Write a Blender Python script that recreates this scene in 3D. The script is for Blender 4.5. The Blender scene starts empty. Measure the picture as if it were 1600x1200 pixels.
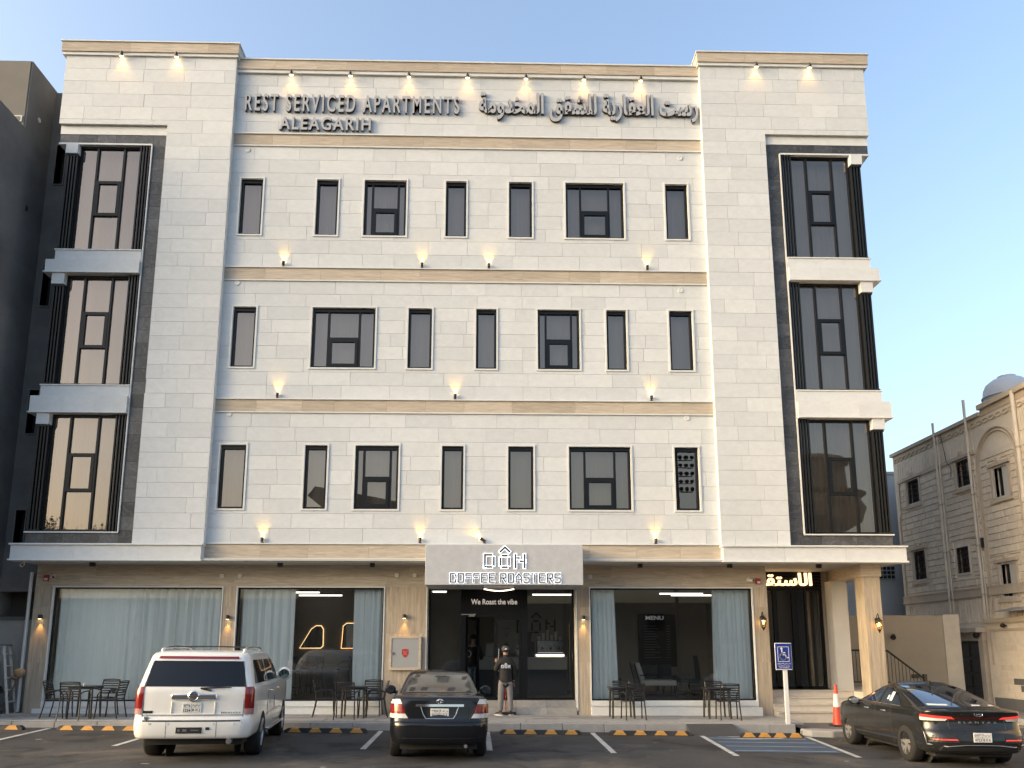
import bpy, bmesh, math, random
from mathutils import Vector, Matrix
R = math.radians
random.seed(7)
sc = bpy.context.scene
COL = sc.collection

# ---------------------------------------------------------------- camera
cam = bpy.data.objects.new('camera', bpy.data.cameras.new('camera'))
COL.objects.link(cam)
cam.location = (0, 0, 1.9)
cam.rotation_euler = (R(90 + 10.258), 0, R(-1.352))
cam.data.sensor_width = 36
cam.data.lens = 28.0
cam.data.shift_y = 0.1177
cam.data.clip_end = 2000
sc.camera = cam
# ---------------------------------------------------------------- sky, sun, exposure
SUN_EL, SUN_AZ = 14.0, 254.0          # azimuth clockwise from +Y: behind the camera, to the left
world = bpy.data.worlds.new('World')
sc.world = world
world.use_nodes = True
_nt = world.node_tree
_sky = _nt.nodes.new('ShaderNodeTexSky')
_sky.sky_type = 'NISHITA'
_sky.sun_disc = False
_sky.sun_elevation = R(SUN_EL)
_sky.sun_rotation = R(SUN_AZ)
_sky.altitude = 0
_sky.air_density = 1.0
_sky.dust_density = 6.0
_sky.ozone_density = 1.2
_nt.links.new(_sky.outputs[0], _nt.nodes['Background'].inputs[0])
_nt.nodes['Background'].inputs[1].default_value = 0.15
sl = bpy.data.lights.new('sun', 'SUN')
sl.energy = 0.06
sl.angle = R(35)
sl.color = (1.0, 0.88, 0.74)
so = bpy.data.objects.new('sun', sl)
COL.objects.link(so)
_az = R(SUN_AZ); _el = R(5.0)
_d = Vector((math.sin(_az) * math.cos(_el), math.cos(_az) * math.cos(_el), math.sin(_el)))
so.rotation_euler = _d.to_track_quat('Z', 'Y').to_euler()
sc.view_settings.view_transform = 'Standard'
sc.view_settings.look = 'None'
sc.view_settings.gamma = 1
sc.view_settings.use_curve_mapping = False
sc.view_settings.exposure = 1.86

# ---------------------------------------------------------------- helpers
class MB:
    def __init__(s):
        s.v = []; s.f = []
    def add(s, vs, fs):
        n = len(s.v); s.v += [tuple(p) for p in vs]; s.f += [tuple(i + n for i in f) for f in fs]
        return s
    def box(s, x0, x1, y0, y1, z0, z1, back=True):
        if x0 > x1: x0, x1 = x1, x0
        if y0 > y1: y0, y1 = y1, y0
        fs = [(0,1,5,4),(1,2,6,5),(3,0,4,7),(4,5,6,7),(3,2,1,0)]
        if back: fs.append((2,3,7,6))
        return s.add([(x0,y0,z0),(x1,y0,z0),(x1,y1,z0),(x0,y1,z0),(x0,y0,z1),(x1,y0,z1),(x1,y1,z1),(x0,y1,z1)], fs)
    def obox(s, c, size, M):
        hx, hy, hz = [a / 2 for a in size]
        c = Vector(c)
        vs = [c + M @ Vector((sx*hx, sy*hy, sz*hz)) for sz in (-1,1) for sx, sy in ((-1,-1),(1,-1),(1,1),(-1,1))]
        return s.add(vs, [(0,1,5,4),(1,2,6,5),(3,0,4,7),(4,5,6,7),(3,2,1,0),(2,3,7,6)])
    def prism(s, poly, a0, a1, axis='y'):
        def mp(p, a):
            if axis == 'y': return (p[0], a, p[1])
            if axis == 'x': return (a, p[0], p[1])
            return (p[0], p[1], a)
        n = len(poly)
        vs = [mp(p, a0) for p in poly] + [mp(p, a1) for p in poly]
        return s.add(vs, [tuple(range(n)), tuple(range(2*n-1, n-1, -1))] + [(i, i+n, (i+1) % n + n, (i+1) % n) for i in range(n)])
    def tube(s, pts, r, n=8, closed=False, flat=1.0):
        pts = [Vector(p) for p in pts]; m = len(pts); rings = []
        rr = r if isinstance(r, (list, tuple)) else [r] * m
        up = None
        for i, p in enumerate(pts):
            if closed: d = pts[(i+1) % m] - pts[i-1]
            else: d = pts[min(i+1, m-1)] - pts[max(i-1, 0)]
            d.normalize()
            if up is None:
                up = Vector((0,0,1)) if abs(d.z) < .9 else Vector((0,1,0))
            a = d.cross(up)
            if a.length < 1e-4: a = d.cross(Vector((1,0,0)))
            a.normalize(); b = a.cross(d).normalized(); up = b
            rings.append([p + (a*math.cos(t) + b*math.sin(t)*flat) * rr[i] for t in [2*math.pi*k/n for k in range(n)]])
        vs = [q for g in rings for q in g]; fs = []
        for i in range(m if closed else m-1):
            j = (i+1) % m
            for k in range(n):
                fs.append((i*n+k, i*n+(k+1) % n, j*n+(k+1) % n, j*n+k))
        if not closed:
            fs.append(tuple(range(n-1, -1, -1))); fs.append(tuple((m-1)*n + k for k in range(n)))
        return s.add(vs, fs)
    def cyl(s, p0, p1, r0, r1=None, n=14):
        return s.tube([p0, p1], [r0, r0 if r1 is None else r1], n)
    def lathe(s, prof, c=(0,0,0), n=20, axis='z', caps=True):
        vs = []; m = len(prof)
        for r, h in prof:
            for k in range(n):
                t = 2*math.pi*k/n; a, b = r*math.cos(t), r*math.sin(t)
                p = (a, b, h) if axis == 'z' else ((a, h, b) if axis == 'y' else (h, a, b))
                vs.append((c[0]+p[0], c[1]+p[1], c[2]+p[2]))
        fs = [(i*n+k, i*n+(k+1) % n, (i+1)*n+(k+1) % n, (i+1)*n+k) for i in range(m-1) for k in range(n)]
        if caps: fs.append(tuple(range(n-1, -1, -1))); fs.append(tuple((m-1)*n+k for k in range(n)))
        return s.add(vs, fs)
    def grid(s, fn, nu, nv):
        vs = [fn(i/nu, j/nv) for j in range(nv+1) for i in range(nu+1)]; w = nu+1
        return s.add(vs, [(j*w+i, j*w+i+1, (j+1)*w+i+1, (j+1)*w+i) for j in range(nv) for i in range(nu)])
    def ball(s, c, rx, ry=None, rz=None, nu=12, nv=8):
        ry = ry or rx; rz = rz or rx
        vs = []; fs = []
        for j in range(nv+1):
            p = math.pi*j/nv
            for i in range(nu):
                t = 2*math.pi*i/nu
                vs.append((c[0]+rx*math.sin(p)*math.cos(t), c[1]+ry*math.sin(p)*math.sin(t), c[2]-rz*math.cos(p)))
        for j in range(nv):
            for i in range(nu):
                fs.append((j*nu+i, j*nu+(i+1) % nu, (j+1)*nu+(i+1) % nu, (j+1)*nu+i))
        return s.add(vs, fs)
    def xf(s, M):
        s.v = [tuple(M @ Vector(p)) for p in s.v]; return s

OFF = {}
def link(name, data, parent=None):
    o = bpy.data.objects.new(name, data)
    COL.objects.link(o)
    if parent is not None:
        o.parent = parent
        OFF[o.name] = OFF.get(parent.name, Vector((0,0,0)))
    return o
def mesh_from(mb, name, mat=None, off=None, smooth=None, tone=None):
    me = bpy.data.meshes.new(name)
    v = mb.v if off is None else [(p[0]-off[0], p[1]-off[1], p[2]-off[2]) for p in mb.v]
    me.from_pydata(v, [], mb.f)
    if smooth is not None:
        me.polygons.foreach_set('use_smooth', [True]*len(me.polygons))
        me.set_sharp_from_angle(angle=R(smooth))
    if tone is not None:
        a = me.attributes.new('tone', 'FLOAT', 'FACE')
        a.data.foreach_set('value', tone if isinstance(tone, list) else [tone]*len(mb.f))
    if mat is not None: me.materials.append(mat)
    me.validate()
    return me
def add(mb, name, mat, parent=None, smooth=None, bevel=0, tone=None, label=None):
    off = OFF.get(parent.name) if parent is not None else None
    o = link(name, mesh_from(mb, name, mat, off, smooth, tone), parent)
    if bevel:
        b = o.modifiers.new('bevel', 'BEVEL'); b.width = bevel; b.segments = 2; b.limit_method = 'ANGLE'; b.angle_limit = R(35)
        o.data.polygons.foreach_set('use_smooth', [True]*len(o.data.polygons)); o.data.set_sharp_from_angle(angle=R(40))
        b.harden_normals = False
    if label: o['label'] = label
    return o
def tag(o, label, cat, group=None, kind=None):
    if label: o['label'] = label
    if cat: o['category'] = cat
    if group: o['group'] = group
    if kind: o['kind'] = kind
    return o
def thing(name, label, cat, loc=(0,0,0), rot=(0,0,0), group=None, world_coords=False, scale=1):
    o = link(name, None)
    o.location = loc; o.rotation_euler = rot; o.scale = (scale,)*3
    o.empty_display_size = .2
    if world_coords: OFF[o.name] = Vector(loc)
    return tag(o, label, cat, group)
def single(mb, name, mat, label, cat, loc, group=None, smooth=None, bevel=0):
    """a thing that is one mesh, world coordinates, origin at loc"""
    e = type('P', (), {})
    o = link(name, mesh_from(mb, name, mat, Vector(loc), smooth))
    o.location = loc
    if bevel:
        b = o.modifiers.new('bevel', 'BEVEL'); b.width = bevel; b.segments = 2; b.limit_method = 'ANGLE'; b.angle_limit = R(35)
    return tag(o, label, cat, group)
def struct(mb, name, mat, smooth=None):
    o = link(name, mesh_from(mb, name, mat, None, smooth)); o['kind'] = 'structure'; return o
def copy_tree(o, parent=None):
    c = o.copy(); COL.objects.link(c)
    if parent is not None: c.parent = parent
    for ch in list(o.children): copy_tree(ch, c)
    return c
def road_z(x): return -0.0103 * x
def pave_z(x): return 0.215 - 0.0055 * x

# ---------------------------------------------------------------- materials
MATS = {}
def mat(name, col=(.5,.5,.5), rough=.6, metal=0.0, var=0, vscale=3, bump=0, bscale=40, stretch=(1,1,1), spec=.5, coat=0, emit=None, es=0, dirt=0, dcol=(.2,.17,.13), dscale=.8):
    if name in MATS: return MATS[name]
    m = bpy.data.materials.new(name); m.use_nodes = True
    nt = m.node_tree; N = nt.nodes; L = nt.links
    b = N['Principled BSDF']
    b.inputs['Base Color'].default_value = (*col, 1); b.inputs['Roughness'].default_value = rough
    b.inputs['Metallic'].default_value = metal; b.inputs['Specular IOR Level'].default_value = spec
    if coat: b.inputs['Coat Weight'].default_value = coat; b.inputs['Coat Roughness'].default_value = .03
    if emit: b.inputs['Emission Color'].default_value = (*emit, 1); b.inputs['Emission Strength'].default_value = es
    if var or bump or dirt:
        tc = N.new('ShaderNodeTexCoord'); mp = N.new('ShaderNodeMapping'); mp.inputs['Scale'].default_value = stretch
        L.new(tc.outputs['Object'], mp.inputs[0]); vec = mp.outputs[0]
    cur = None
    if var:
        n = N.new('ShaderNodeTexNoise'); n.inputs['Scale'].default_value = vscale; n.inputs['Detail'].default_value = 6; n.inputs['Roughness'].default_value = .65
        L.new(vec, n.inputs['Vector'])
        mr = N.new('ShaderNodeMapRange'); mr.inputs[1].default_value = .3; mr.inputs[2].default_value = .7; mr.inputs[3].default_value = 1-var; mr.inputs[4].default_value = 1+var
        L.new(n.outputs[0], mr.inputs[0])
        mx = N.new('ShaderNodeMix'); mx.data_type = 'RGBA'; mx.blend_type = 'MULTIPLY'; mx.inputs[0].default_value = 1
        mx.inputs[6].default_value = (*col, 1); L.new(mr.outputs[0], mx.inputs[7]); cur = mx.outputs[2]
    if dirt:
        n = N.new('ShaderNodeTexNoise'); n.inputs['Scale'].default_value = dscale; n.inputs['Detail'].default_value = 8; n.inputs['Roughness'].default_value = .7
        L.new(vec, n.inputs['Vector'])
        mr = N.new('ShaderNodeMapRange'); mr.inputs[1].default_value = .45; mr.inputs[2].default_value = .75; mr.inputs[3].default_value = 0; mr.inputs[4].default_value = dirt
        L.new(n.outputs[0], mr.inputs[0])
        mx = N.new('ShaderNodeMix'); mx.data_type = 'RGBA'; L.new(mr.outputs[0], mx.inputs[0])
        if cur: L.new(cur, mx.inputs[6])
        else: mx.inputs[6].default_value = (*col, 1)
        mx.inputs[7].default_value = (*dcol, 1); cur = mx.outputs[2]
    if cur: L.new(cur, b.inputs['Base Color'])
    if bump:
        n = N.new('ShaderNodeTexNoise'); n.inputs['Scale'].default_value = bscale; n.inputs['Detail'].default_value = 4
        L.new(vec, n.inputs['Vector']); bp = N.new('ShaderNodeBump'); bp.inputs['Strength'].default_value = bump; bp.inputs['Distance'].default_value = .01
        L.new(n.outputs[0], bp.inputs['Height']); L.new(bp.outputs[0], b.inputs['Normal'])
    MATS[name] = m
    return m
def tiled(name, c0, c1, rough, vscale, var, stretch=(1,1,1), bump=.15, bscale=30, veins=0, vcol=(.6,.6,.6)):
    """stone whose pieces differ by the face attribute 'tone'"""
    m = bpy.data.materials.new(name); m.use_nodes = True
    nt = m.node_tree; N = nt.nodes; L = nt.links; b = N['Principled BSDF']
    at = N.new('ShaderNodeAttribute'); at.attribute_name = 'tone'
    tc = N.new('ShaderNodeTexCoord'); mp = N.new('ShaderNodeMapping'); mp.inputs['Scale'].default_value = stretch
    sc_ = N.new('ShaderNodeVectorMath'); sc_.operation = 'SCALE'; sc_.inputs[0].default_value = (37, 91, 53); L.new(at.outputs['Fac'], sc_.inputs['Scale'])
    ad = N.new('ShaderNodeVectorMath'); ad.operation = 'ADD'; L.new(tc.outputs['Object'], mp.inputs[0]); L.new(mp.outputs[0], ad.inputs[0]); L.new(sc_.outputs[0], ad.inputs[1])
    mx = N.new('ShaderNodeMix'); mx.data_type = 'RGBA'; mx.inputs[6].default_value = (*c0, 1); mx.inputs[7].default_value = (*c1, 1); L.new(at.outputs['Fac'], mx.inputs[0])
    n = N.new('ShaderNodeTexNoise'); n.inputs['Scale'].default_value = vscale; n.inputs['Detail'].default_value = 7; n.inputs['Roughness'].default_value = .68; n.inputs['Distortion'].default_value = .6
    L.new(ad.outputs[0], n.inputs['Vector'])
    mr = N.new('ShaderNodeMapRange'); mr.inputs[1].default_value = .28; mr.inputs[2].default_value = .72; mr.inputs[3].default_value = 1-var; mr.inputs[4].default_value = 1+var*.6; L.new(n.outputs[0], mr.inputs[0])
    mm = N.new('ShaderNodeMix'); mm.data_type = 'RGBA'; mm.blend_type = 'MULTIPLY'; mm.inputs[0].default_value = 1; L.new(mx.outputs[2], mm.inputs[6]); L.new(mr.outputs[0], mm.inputs[7])
    out = mm.outputs[2]
    if veins:
        v = N.new('ShaderNodeTexNoise'); v.inputs['Scale'].default_value = 2.2; v.inputs['Detail'].default_value = 5; v.inputs['Distortion'].default_value = 1.6; L.new(ad.outputs[0], v.inputs['Vector'])
        cr = N.new('ShaderNodeValToRGB'); e = cr.color_ramp.elements; e[0].position = .47; e[0].color = (0,0,0,1); e[1].position = .5; e[1].color = (veins,)*3+(1,); x = e.new(.53); x.color = (0,0,0,1); L.new(v.outputs[0], cr.inputs[0])
        vm = N.new('ShaderNodeMix'); vm.data_type = 'RGBA'; L.new(cr.outputs[0], vm.inputs[0]); L.new(out, vm.inputs[6]); vm.inputs[7].default_value = (*vcol, 1); out = vm.outputs[2]
    L.new(out, b.inputs['Base Color'])
    b.inputs['Roughness'].default_value = rough; b.inputs['Specular IOR Level'].default_value = .35
    bn = N.new('ShaderNodeTexNoise'); bn.inputs['Scale'].default_value = bscale; bn.inputs['Detail'].default_value = 5; L.new(ad.outputs[0], bn.inputs['Vector'])
    bp = N.new('ShaderNodeBump'); bp.inputs['Strength'].default_value = bump; bp.inputs['Distance'].default_value = .01; L.new(bn.outputs[0], bp.inputs['Height']); L.new(bp.outputs[0], b.inputs['Normal'])
    MATS[name] = m
    return m
def glass(name, tint, refl, fres=True, rough=0.0, gcol=(1,1,1), wave=0):
    m = bpy.data.materials.new(name); m.use_nodes = True
    nt = m.node_tree; N = nt.nodes; L = nt.links; N.remove(N['Principled BSDF'])
    t = N.new('ShaderNodeBsdfTransparent'); t.inputs[0].default_value = (*tint, 1)
    g = N.new('ShaderNodeBsdfGlossy'); g.inputs['Roughness'].default_value = rough; g.inputs['Color'].default_value = (*gcol, 1)
    mx = N.new('ShaderNodeMixShader'); L.new(t.outputs[0], mx.inputs[1]); L.new(g.outputs[0], mx.inputs[2])
    if fres:
        f = N.new('ShaderNodeFresnel'); f.inputs[0].default_value = 1.5
        a = N.new('ShaderNodeMath'); a.operation = 'ADD'; a.use_clamp = True; a.inputs[1].default_value = refl; L.new(f.outputs[0], a.inputs[0]); L.new(a.outputs[0], mx.inputs[0])
    else: mx.inputs[0].default_value = refl
    if wave:
        tc = N.new('ShaderNodeTexCoord'); n = N.new('ShaderNodeTexNoise'); n.inputs['Scale'].default_value = .9; L.new(tc.outputs['Object'], n.inputs['Vector'])
        bp = N.new('ShaderNodeBump'); bp.inputs['Strength'].default_value = wave; bp.inputs['Distance'].default_value = .05; L.new(n.outputs[0], bp.inputs['Height']); L.new(bp.outputs[0], g.inputs['Normal'])
    L.new(mx.outputs[0], N['Material Output'].inputs[0])
    MATS[name] = m
    return m
def emis(name, col, s):
    m = bpy.data.materials.new(name); m.use_nodes = True
    b = m.node_tree.nodes['Principled BSDF']; b.inputs['Base Color'].default_value = (*[min(1, c) for c in col], 1)
    b.inputs['Emission Color'].default_value = (*col, 1); b.inputs['Emission Strength'].default_value = s
    MATS[name] = m
    return m
STONE = tiled('limestone_slab', (.53,.56,.583), (.595,.624,.644), .55, 5.0, .09, (1,1,1.6), .10, 25)
TRAVH = tiled('travertine_horizontal', (.42,.36,.285), (.52,.455,.37), .45, 3.2, .36, (.6,1,9), .12, 18)
TRAVV = tiled('travertine_vertical', (.36,.305,.235), (.44,.375,.295), .42, 3.0, .42, (6,2,.35), .10, 18)
SLATE = tiled('dark_slate', (.040,.043,.048), (.085,.089,.096), .38, 5, .35, (1,1,1), .2, 22, veins=.16, vcol=(.3,.3,.3))
PAVE = tiled('grey_paving', (.24,.235,.225), (.37,.36,.345), .7, 6, .2, (1,1,1), .1, 60)
TRIM = mat('white_stone_trim', (.60,.62,.625), .5, var=.06, vscale=6)
MORTAR = mat('joint_mortar', (.43,.44,.44), .9)
BLACKM = mat('black_aluminium', (.006,.007,.009), .35, .0, spec=.25)
BLACKF = mat('black_fin_metal', (.010,.012,.014), .4, spec=.3)
DARKIN = mat('unlit_room', (.05,.045,.04), .9)
WHITEP = mat('white_plaster', (.50,.50,.485), .8, var=.05, vscale=2)
SOFFIT = mat('painted_soffit', (.46,.45,.42), .8, var=.04)
WINGLASS = glass('tinted_window_glass', (.68,.67,.63), .16, fres=True, gcol=(.92,.77,.66), wave=.02)
SHOPGLASS = glass('shop_glass', (.96,.985,.98), .03, fres=True, wave=.01)
CURT = mat('taupe_curtain', (.53,.455,.39), .9, var=.06, vscale=1.5, stretch=(9,1,.2))
SHEER = mat('pale_sheer_curtain', (.88,.90,.88), .85, var=.05, vscale=1.5, stretch=(12,1,.15))
LAMPB = mat('black_lamp_metal', (.015,.013,.012), .4)
WARM = emis('warm_lamp_lens', (1.0, .70, .32), 4)
WARMW = emis('warm_white_tube', (1.0, .84, .62), 1.2)
WHITEE = emis('white_led', (.93, .96, 1.0), .27)
ORANGE_E = emis('lit_amber_letters', (1.0, .66, .32), .7)
PALE = mat('light_plastic', (.62,.62,.60), .5)
REDP = mat('red_plastic', (.35,.03,.025), .4)
CHROME = mat('chrome', (.75,.75,.76), .12, 1.0)
GREYFACE = mat('brushed_letter_face', (.36,.375,.40), .45, .0, var=.03)
BLACKPL = mat('black_plastic', (.015,.015,.016), .45)

# ---------------------------------------------------------------- lettering
_gc = {}
def _text_mesh(body, off, ext):
    cu = bpy.data.curves.new('tmp', 'FONT'); cu.body = body; cu.size = 1; cu.offset = off; cu.extrude = ext; cu.resolution_u = 4
    o = bpy.data.objects.new('tmp', cu)
    me = bpy.data.meshes.new_from_object(o)
    vs = [tuple(v.co) for v in me.vertices]; fs = [tuple(p.vertices) for p in me.polygons]
    bpy.data.objects.remove(o); bpy.data.curves.remove(cu); bpy.data.meshes.remove(me)
    return vs, fs
def glyph(ch, off):
    k = (ch, round(off, 4))
    if k not in _gc:
        def x0(t): return max(v[0] for v in _text_mesh(t, 0, 0)[0])
        advance = x0(ch + '|') - x0('|')
        vs, fs = ([], []) if ch == ' ' else _text_mesh(ch, off, .5)
        _gc[k] = (vs, fs, advance)
    return _gc[k]
_AR = {'ا':'ﺍﺎ','ر':'ﺭﺮ','د':'ﺩﺪ','و':'ﻭﻮ','ة':'ﺓﺔ','س':'ﺱﺲﺳﺴ','ت':'ﺕﺖﺗﺘ','ل':'ﻝﻞﻟﻠ','ع':'ﻉﻊﻋﻌ','ق':'ﻕﻖﻗﻘ','ي':'ﻱﻲﻳﻴ','ش':'ﺵﺶﺷﺸ','م':'ﻡﻢﻣﻤ','خ':'ﺥﺦﺧﺨ','ب':'ﺏﺐﺑﺒ','ح':'ﺡﺢﺣﺤ','ص':'ﺹﺺﺻﺼ','ف':'ﻑﻒﻓﻔ','ه':'ﻩﻪﻫﻬ','ذ':'ﺫﺬ'}
def arabic(t):
    o = []
    for i, ch in enumerate(t):
        if ch not in _AR: o.append(ch); continue
        f = _AR[ch]; pj = i > 0 and len(_AR.get(t[i-1], '')) == 4; nj = i+1 < len(t) and t[i+1] in _AR
        o.append((f[1] if pj else f[0]) if len(f) == 2 else (f[3] if pj and nj else f[1] if pj else f[2] if nj else f[0]))
    return ''.join(reversed(o))
def lay(text, x0, x1, zb, zt, y_front, y_back, off=0.0, ref=None, track=0.0):
    """list of MB, one for each glyph: width fitted to x0..x1, ref glyph's height fitted to zb..zt, letters facing -Y"""
    gs = [glyph(c, off) for c in text]; pen = 0; pl = []
    for g in gs: pl.append(pen); pen += g[2] + track
    xs = [p + v[0] for g, p in zip(gs, pl) for v in g[0]]; a, b = min(xs), max(xs)
    zz = [v[1] for v in (glyph(ref, off)[0] if ref else [v for g in gs for v in g[0]])]; c, d = min(zz), max(zz)
    sx = (x1-x0)/(b-a); sz = (zt-zb)/(d-c); out = []
    for g, p in zip(gs, pl):
        if not g[0]: continue
        m = MB(); m.add([(x0+(p+v[0]-a)*sx, y_front if v[2] > 0 else y_back, zb+(v[1]-c)*sz) for v in g[0]], g[1]); out.append(m)
    return out
def rsub(rects, h):
    out = []
    for (a,b,c,d) in rects:
        x0, x1, z0, z1 = h
        if x1 <= a or x0 >= b or z1 <= c or z0 >= d: out.append((a,b,c,d)); continue
        if z0 > c: out.append((a,b,c,z0))
        if z1 < d: out.append((a,b,z1,d))
        lo, hi = max(c, z0), min(d, z1)
        if x0 > a: out.append((a,x0,lo,hi))
        if x1 < b: out.append((x1,b,lo,hi))
    return out
# ================================================================ the apartment building
YC, YW, YG = 20.60, 20.40, 21.40          # upper wall, side wings, ground floor wall
CX = -0.745                                # axis of symmetry of the two wings
B = thing('apartment_building', 'four storey apartment building clad in pale limestone with dark corner bay windows', 'building', (CX, YG, 0.2), world_coords=True)
slabs = []                                 # (apparent size, rects, yfront, depth, tone)
def course(x0, x1, z0, z1, yf, holes=(), lmin=.7, lmax=1.5, th=.03):
    x = x0 - random.uniform(0, .6)
    while x < x1 - .01:
        w = random.uniform(lmin, lmax); a, b = max(x, x0), min(x + w, x1); x += w
        if x1 - x < .25: b = x1; x = x1
        if b - a < .06: continue
        rs = [(a, b, z0, z1)]
        for h in holes: rs = rsub(rs, h)
        rs = [r for r in rs if r[1]-r[0] > .015 and r[3]-r[2] > .015]
        if not rs: continue
        dist2 = ((a+b)/2)**2 + yf**2 + (z0-1.9)**2
        t = random.random(); t = t*t if random.random() < .5 else t
        slabs.append((sum((r[1]-r[0])*(r[3]-r[2]) for r in rs)/dist2, rs, yf + random.uniform(-.002, .002), th, t, (a, b, z0, z1)))
def slab_mesh(mb, rs, yf, th, outer):
    g = .003
    for (a, b, c, d) in rs:
        o = outer
        mb.box(a + (g if abs(a-o[0]) < 1e-6 else 0), b - (g if abs(b-o[1]) < 1e-6 else 0), yf, yf+th, c + (g if abs(c-o[2]) < 1e-6 else 0), d - (g if abs(d-o[3]) < 1e-6 else 0), back=False)
WIN = {1: (13.21, 14.90, [(-7.12,-6.50),(-5.0,-4.395),(-3.665,-2.485),(-1.376,-.80),(.40,1.05),(2.0,3.645),(4.83,5.465)]),
       2: (9.35, 11.07, [(-7.10,-6.48),(-4.955,-3.24),(-2.345,-1.70),(-.495,.06),(1.19,2.335),(3.075,3.625),(4.81,5.45)]),
       3: (5.485, 7.195, [(-7.20,-6.52),(-4.98,-4.39),(-3.655,-2.51),(-1.37,-.80),(.385,1.055),(2.0,3.645),(4.82,5.46)])}
S = .045
holes = [(x0-S, x1+S, z0-S, z1+S) for (z0, z1, xs) in WIN.values() for (x0, x1) in xs]
CL, CR = -7.425, 5.935
for z0, z1, n in ((4.585, 8.075, 9), (8.475, 11.83, 9), (12.245, 15.905, 9), (16.315, 18.21, 5)):
    h = (z1-z0)/n
    for i in range(n): course(CL, CR, z0+i*h, z0+(i+1)*h, YC-.03, holes)
def mx(x, s): return CX + s*x
for s in (-1, 1):
    n = 35; h = (18.55-4.53)/n
    for i in range(n):
        z0, z1 = 4.53+i*h, 4.53+(i+1)*h
        a, b = sorted((mx(6.68, s), mx(11.48, s))); hole = tuple(sorted((mx(8.47, s), mx(12, s)))) + (4.0, 16.40)
        course(a, b, z0, z1, YW-.03, [hole])
slabs.sort(key=lambda q: -q[0])
rest = MB(); tones = []
for i, q in enumerate(slabs):
    if i < 290:
        m = MB(); slab_mesh(m, q[1], q[2], q[3], q[5]); add(m, 'stone_slab', STONE, B, tone=q[4])
    else:
        k = len(rest.f); slab_mesh(rest, q[1], q[2], q[3], q[5]); tones += [q[4]]*(len(rest.f)-k)
o = add(rest, 'stone_cladding', STONE, B, tone=tones); o['kind'] = 'stuff'
# backing wall with openings
m = MB(); rs = [(CL, CR, 4.15, 18.3)]
for h in holes: rs = rsub(rs, h)
for (a, b, c, d) in rs: m.box(a, b, YC+.002, YC+.16, c, d)
add(m, 'wall', MORTAR, B)
for s in (-1, 1):
    m = MB(); a, b = sorted((mx(6.682, s), mx(8.47, s))); m.box(a, b, YW+.002, YC+.4, 4.53, 16.40)
    a, b = sorted((mx(6.682, s), mx(11.478, s))); m.box(a, b, YW+.002, YC+2.4, 16.402, 18.55)
    add(m, 'wall', MORTAR, B)
    m = MB(); a, b = sorted((mx(6.66, s), mx(6.681, s))); m.box(a, b, YW-.028, YC-.034, 4.53, 18.55)
    add(m, 'corner_return', TRIM, B)
m = MB(); m.box(-11.9, 10.4, 21.5, 32, 4.3, 18.2); add(m, 'inner_wall', DARKIN, B)
m = MB(); m.box(-12.0, 10.5, 21.6, 32.2, 18.2, 18.3); add(m, 'roof', WHITEP, B)
# tan stone bands, each with white lips
def band(x0, x1, z0, z1, yf, y_back, ln=1.25):
    x = x0
    while x < x1 - .01:
        w = random.uniform(.7, 1.5)*ln/1.1; b = min(x+w, x1)
        if x1-b < .3: b = x1
        m = MB(); m.box(x+.002, b-.002, yf, y_back, z0, z1); add(m, 'band_stone', TRAVH, B, tone=random.random()); x = b
for z0, z1 in ((4.195, 4.555), (8.105, 8.44), (11.86, 12.21), (15.935, 16.28)):
    band(CL, CR, z0, z1, YC-.045, YC)
    m = MB(); m.box(CL, CR, YC-.085, YC, z1, z1+.032); m.box(CL, CR, YC-.07, YC, z0-.03, z0); add(m, 'band_lip', TRIM, B)
band(CL-.02, CR+.02, 18.31, 18.60, YC-.13, YC+.3)
m = MB(); m.box(CL, CR, YC-.16, YC+.35, 18.60, 18.64); m.box(CL, CR, YC-.10, YC+.3, 18.212, 18.31); add(m, 'coping', TRIM, B)
for s in (-1, 1):
    a, b = sorted((mx(6.58, s), mx(11.60, s)))
    band(a+.01, b-.01, 18.64, 18.94, YW-.12, YW+1.6, 1.8)
    m = MB(); m.box(a-.02, b+.02, YW-.15, YW+1.7, 18.94, 18.975); m.box(a+.03, b-.03, YW-.085, YW+1.6, 18.552, 18.64); add(m, 'coping', TRIM, B)
# wing fascias over the ground floor
for s in (-1, 1):
    a, b = sorted((mx(6.68, s), mx(11.46, s))); x = a
    for k in range(3):
        w = (b-a)/3; m = MB(); m.box(x+.002, x+w-.002, YW-.10, YW+.3, 4.13, 4.49); add(m, 'fascia_stone', STONE, B, tone=random.random()); x += w
    m = MB(); m.box(a-.03, b+.03, YW-.15, YW+.3, 4.49, 4.528); m.box(a-.03, b+.03, YW-.14, YW+.3, 4.09, 4.13); add(m, 'fascia_lip', TRIM, B)
m = MB(); m.box(CL-.01, CR+.01, YC-.10, YC+.2, 4.10, 4.165); add(m, 'fascia_lip', TRIM, B)
m = MB(); m.box(-12.17, 10.68, YW-.06, 24.0, 4.105, 4.16); add(m, 'soffit', SOFFIT, B)

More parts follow.
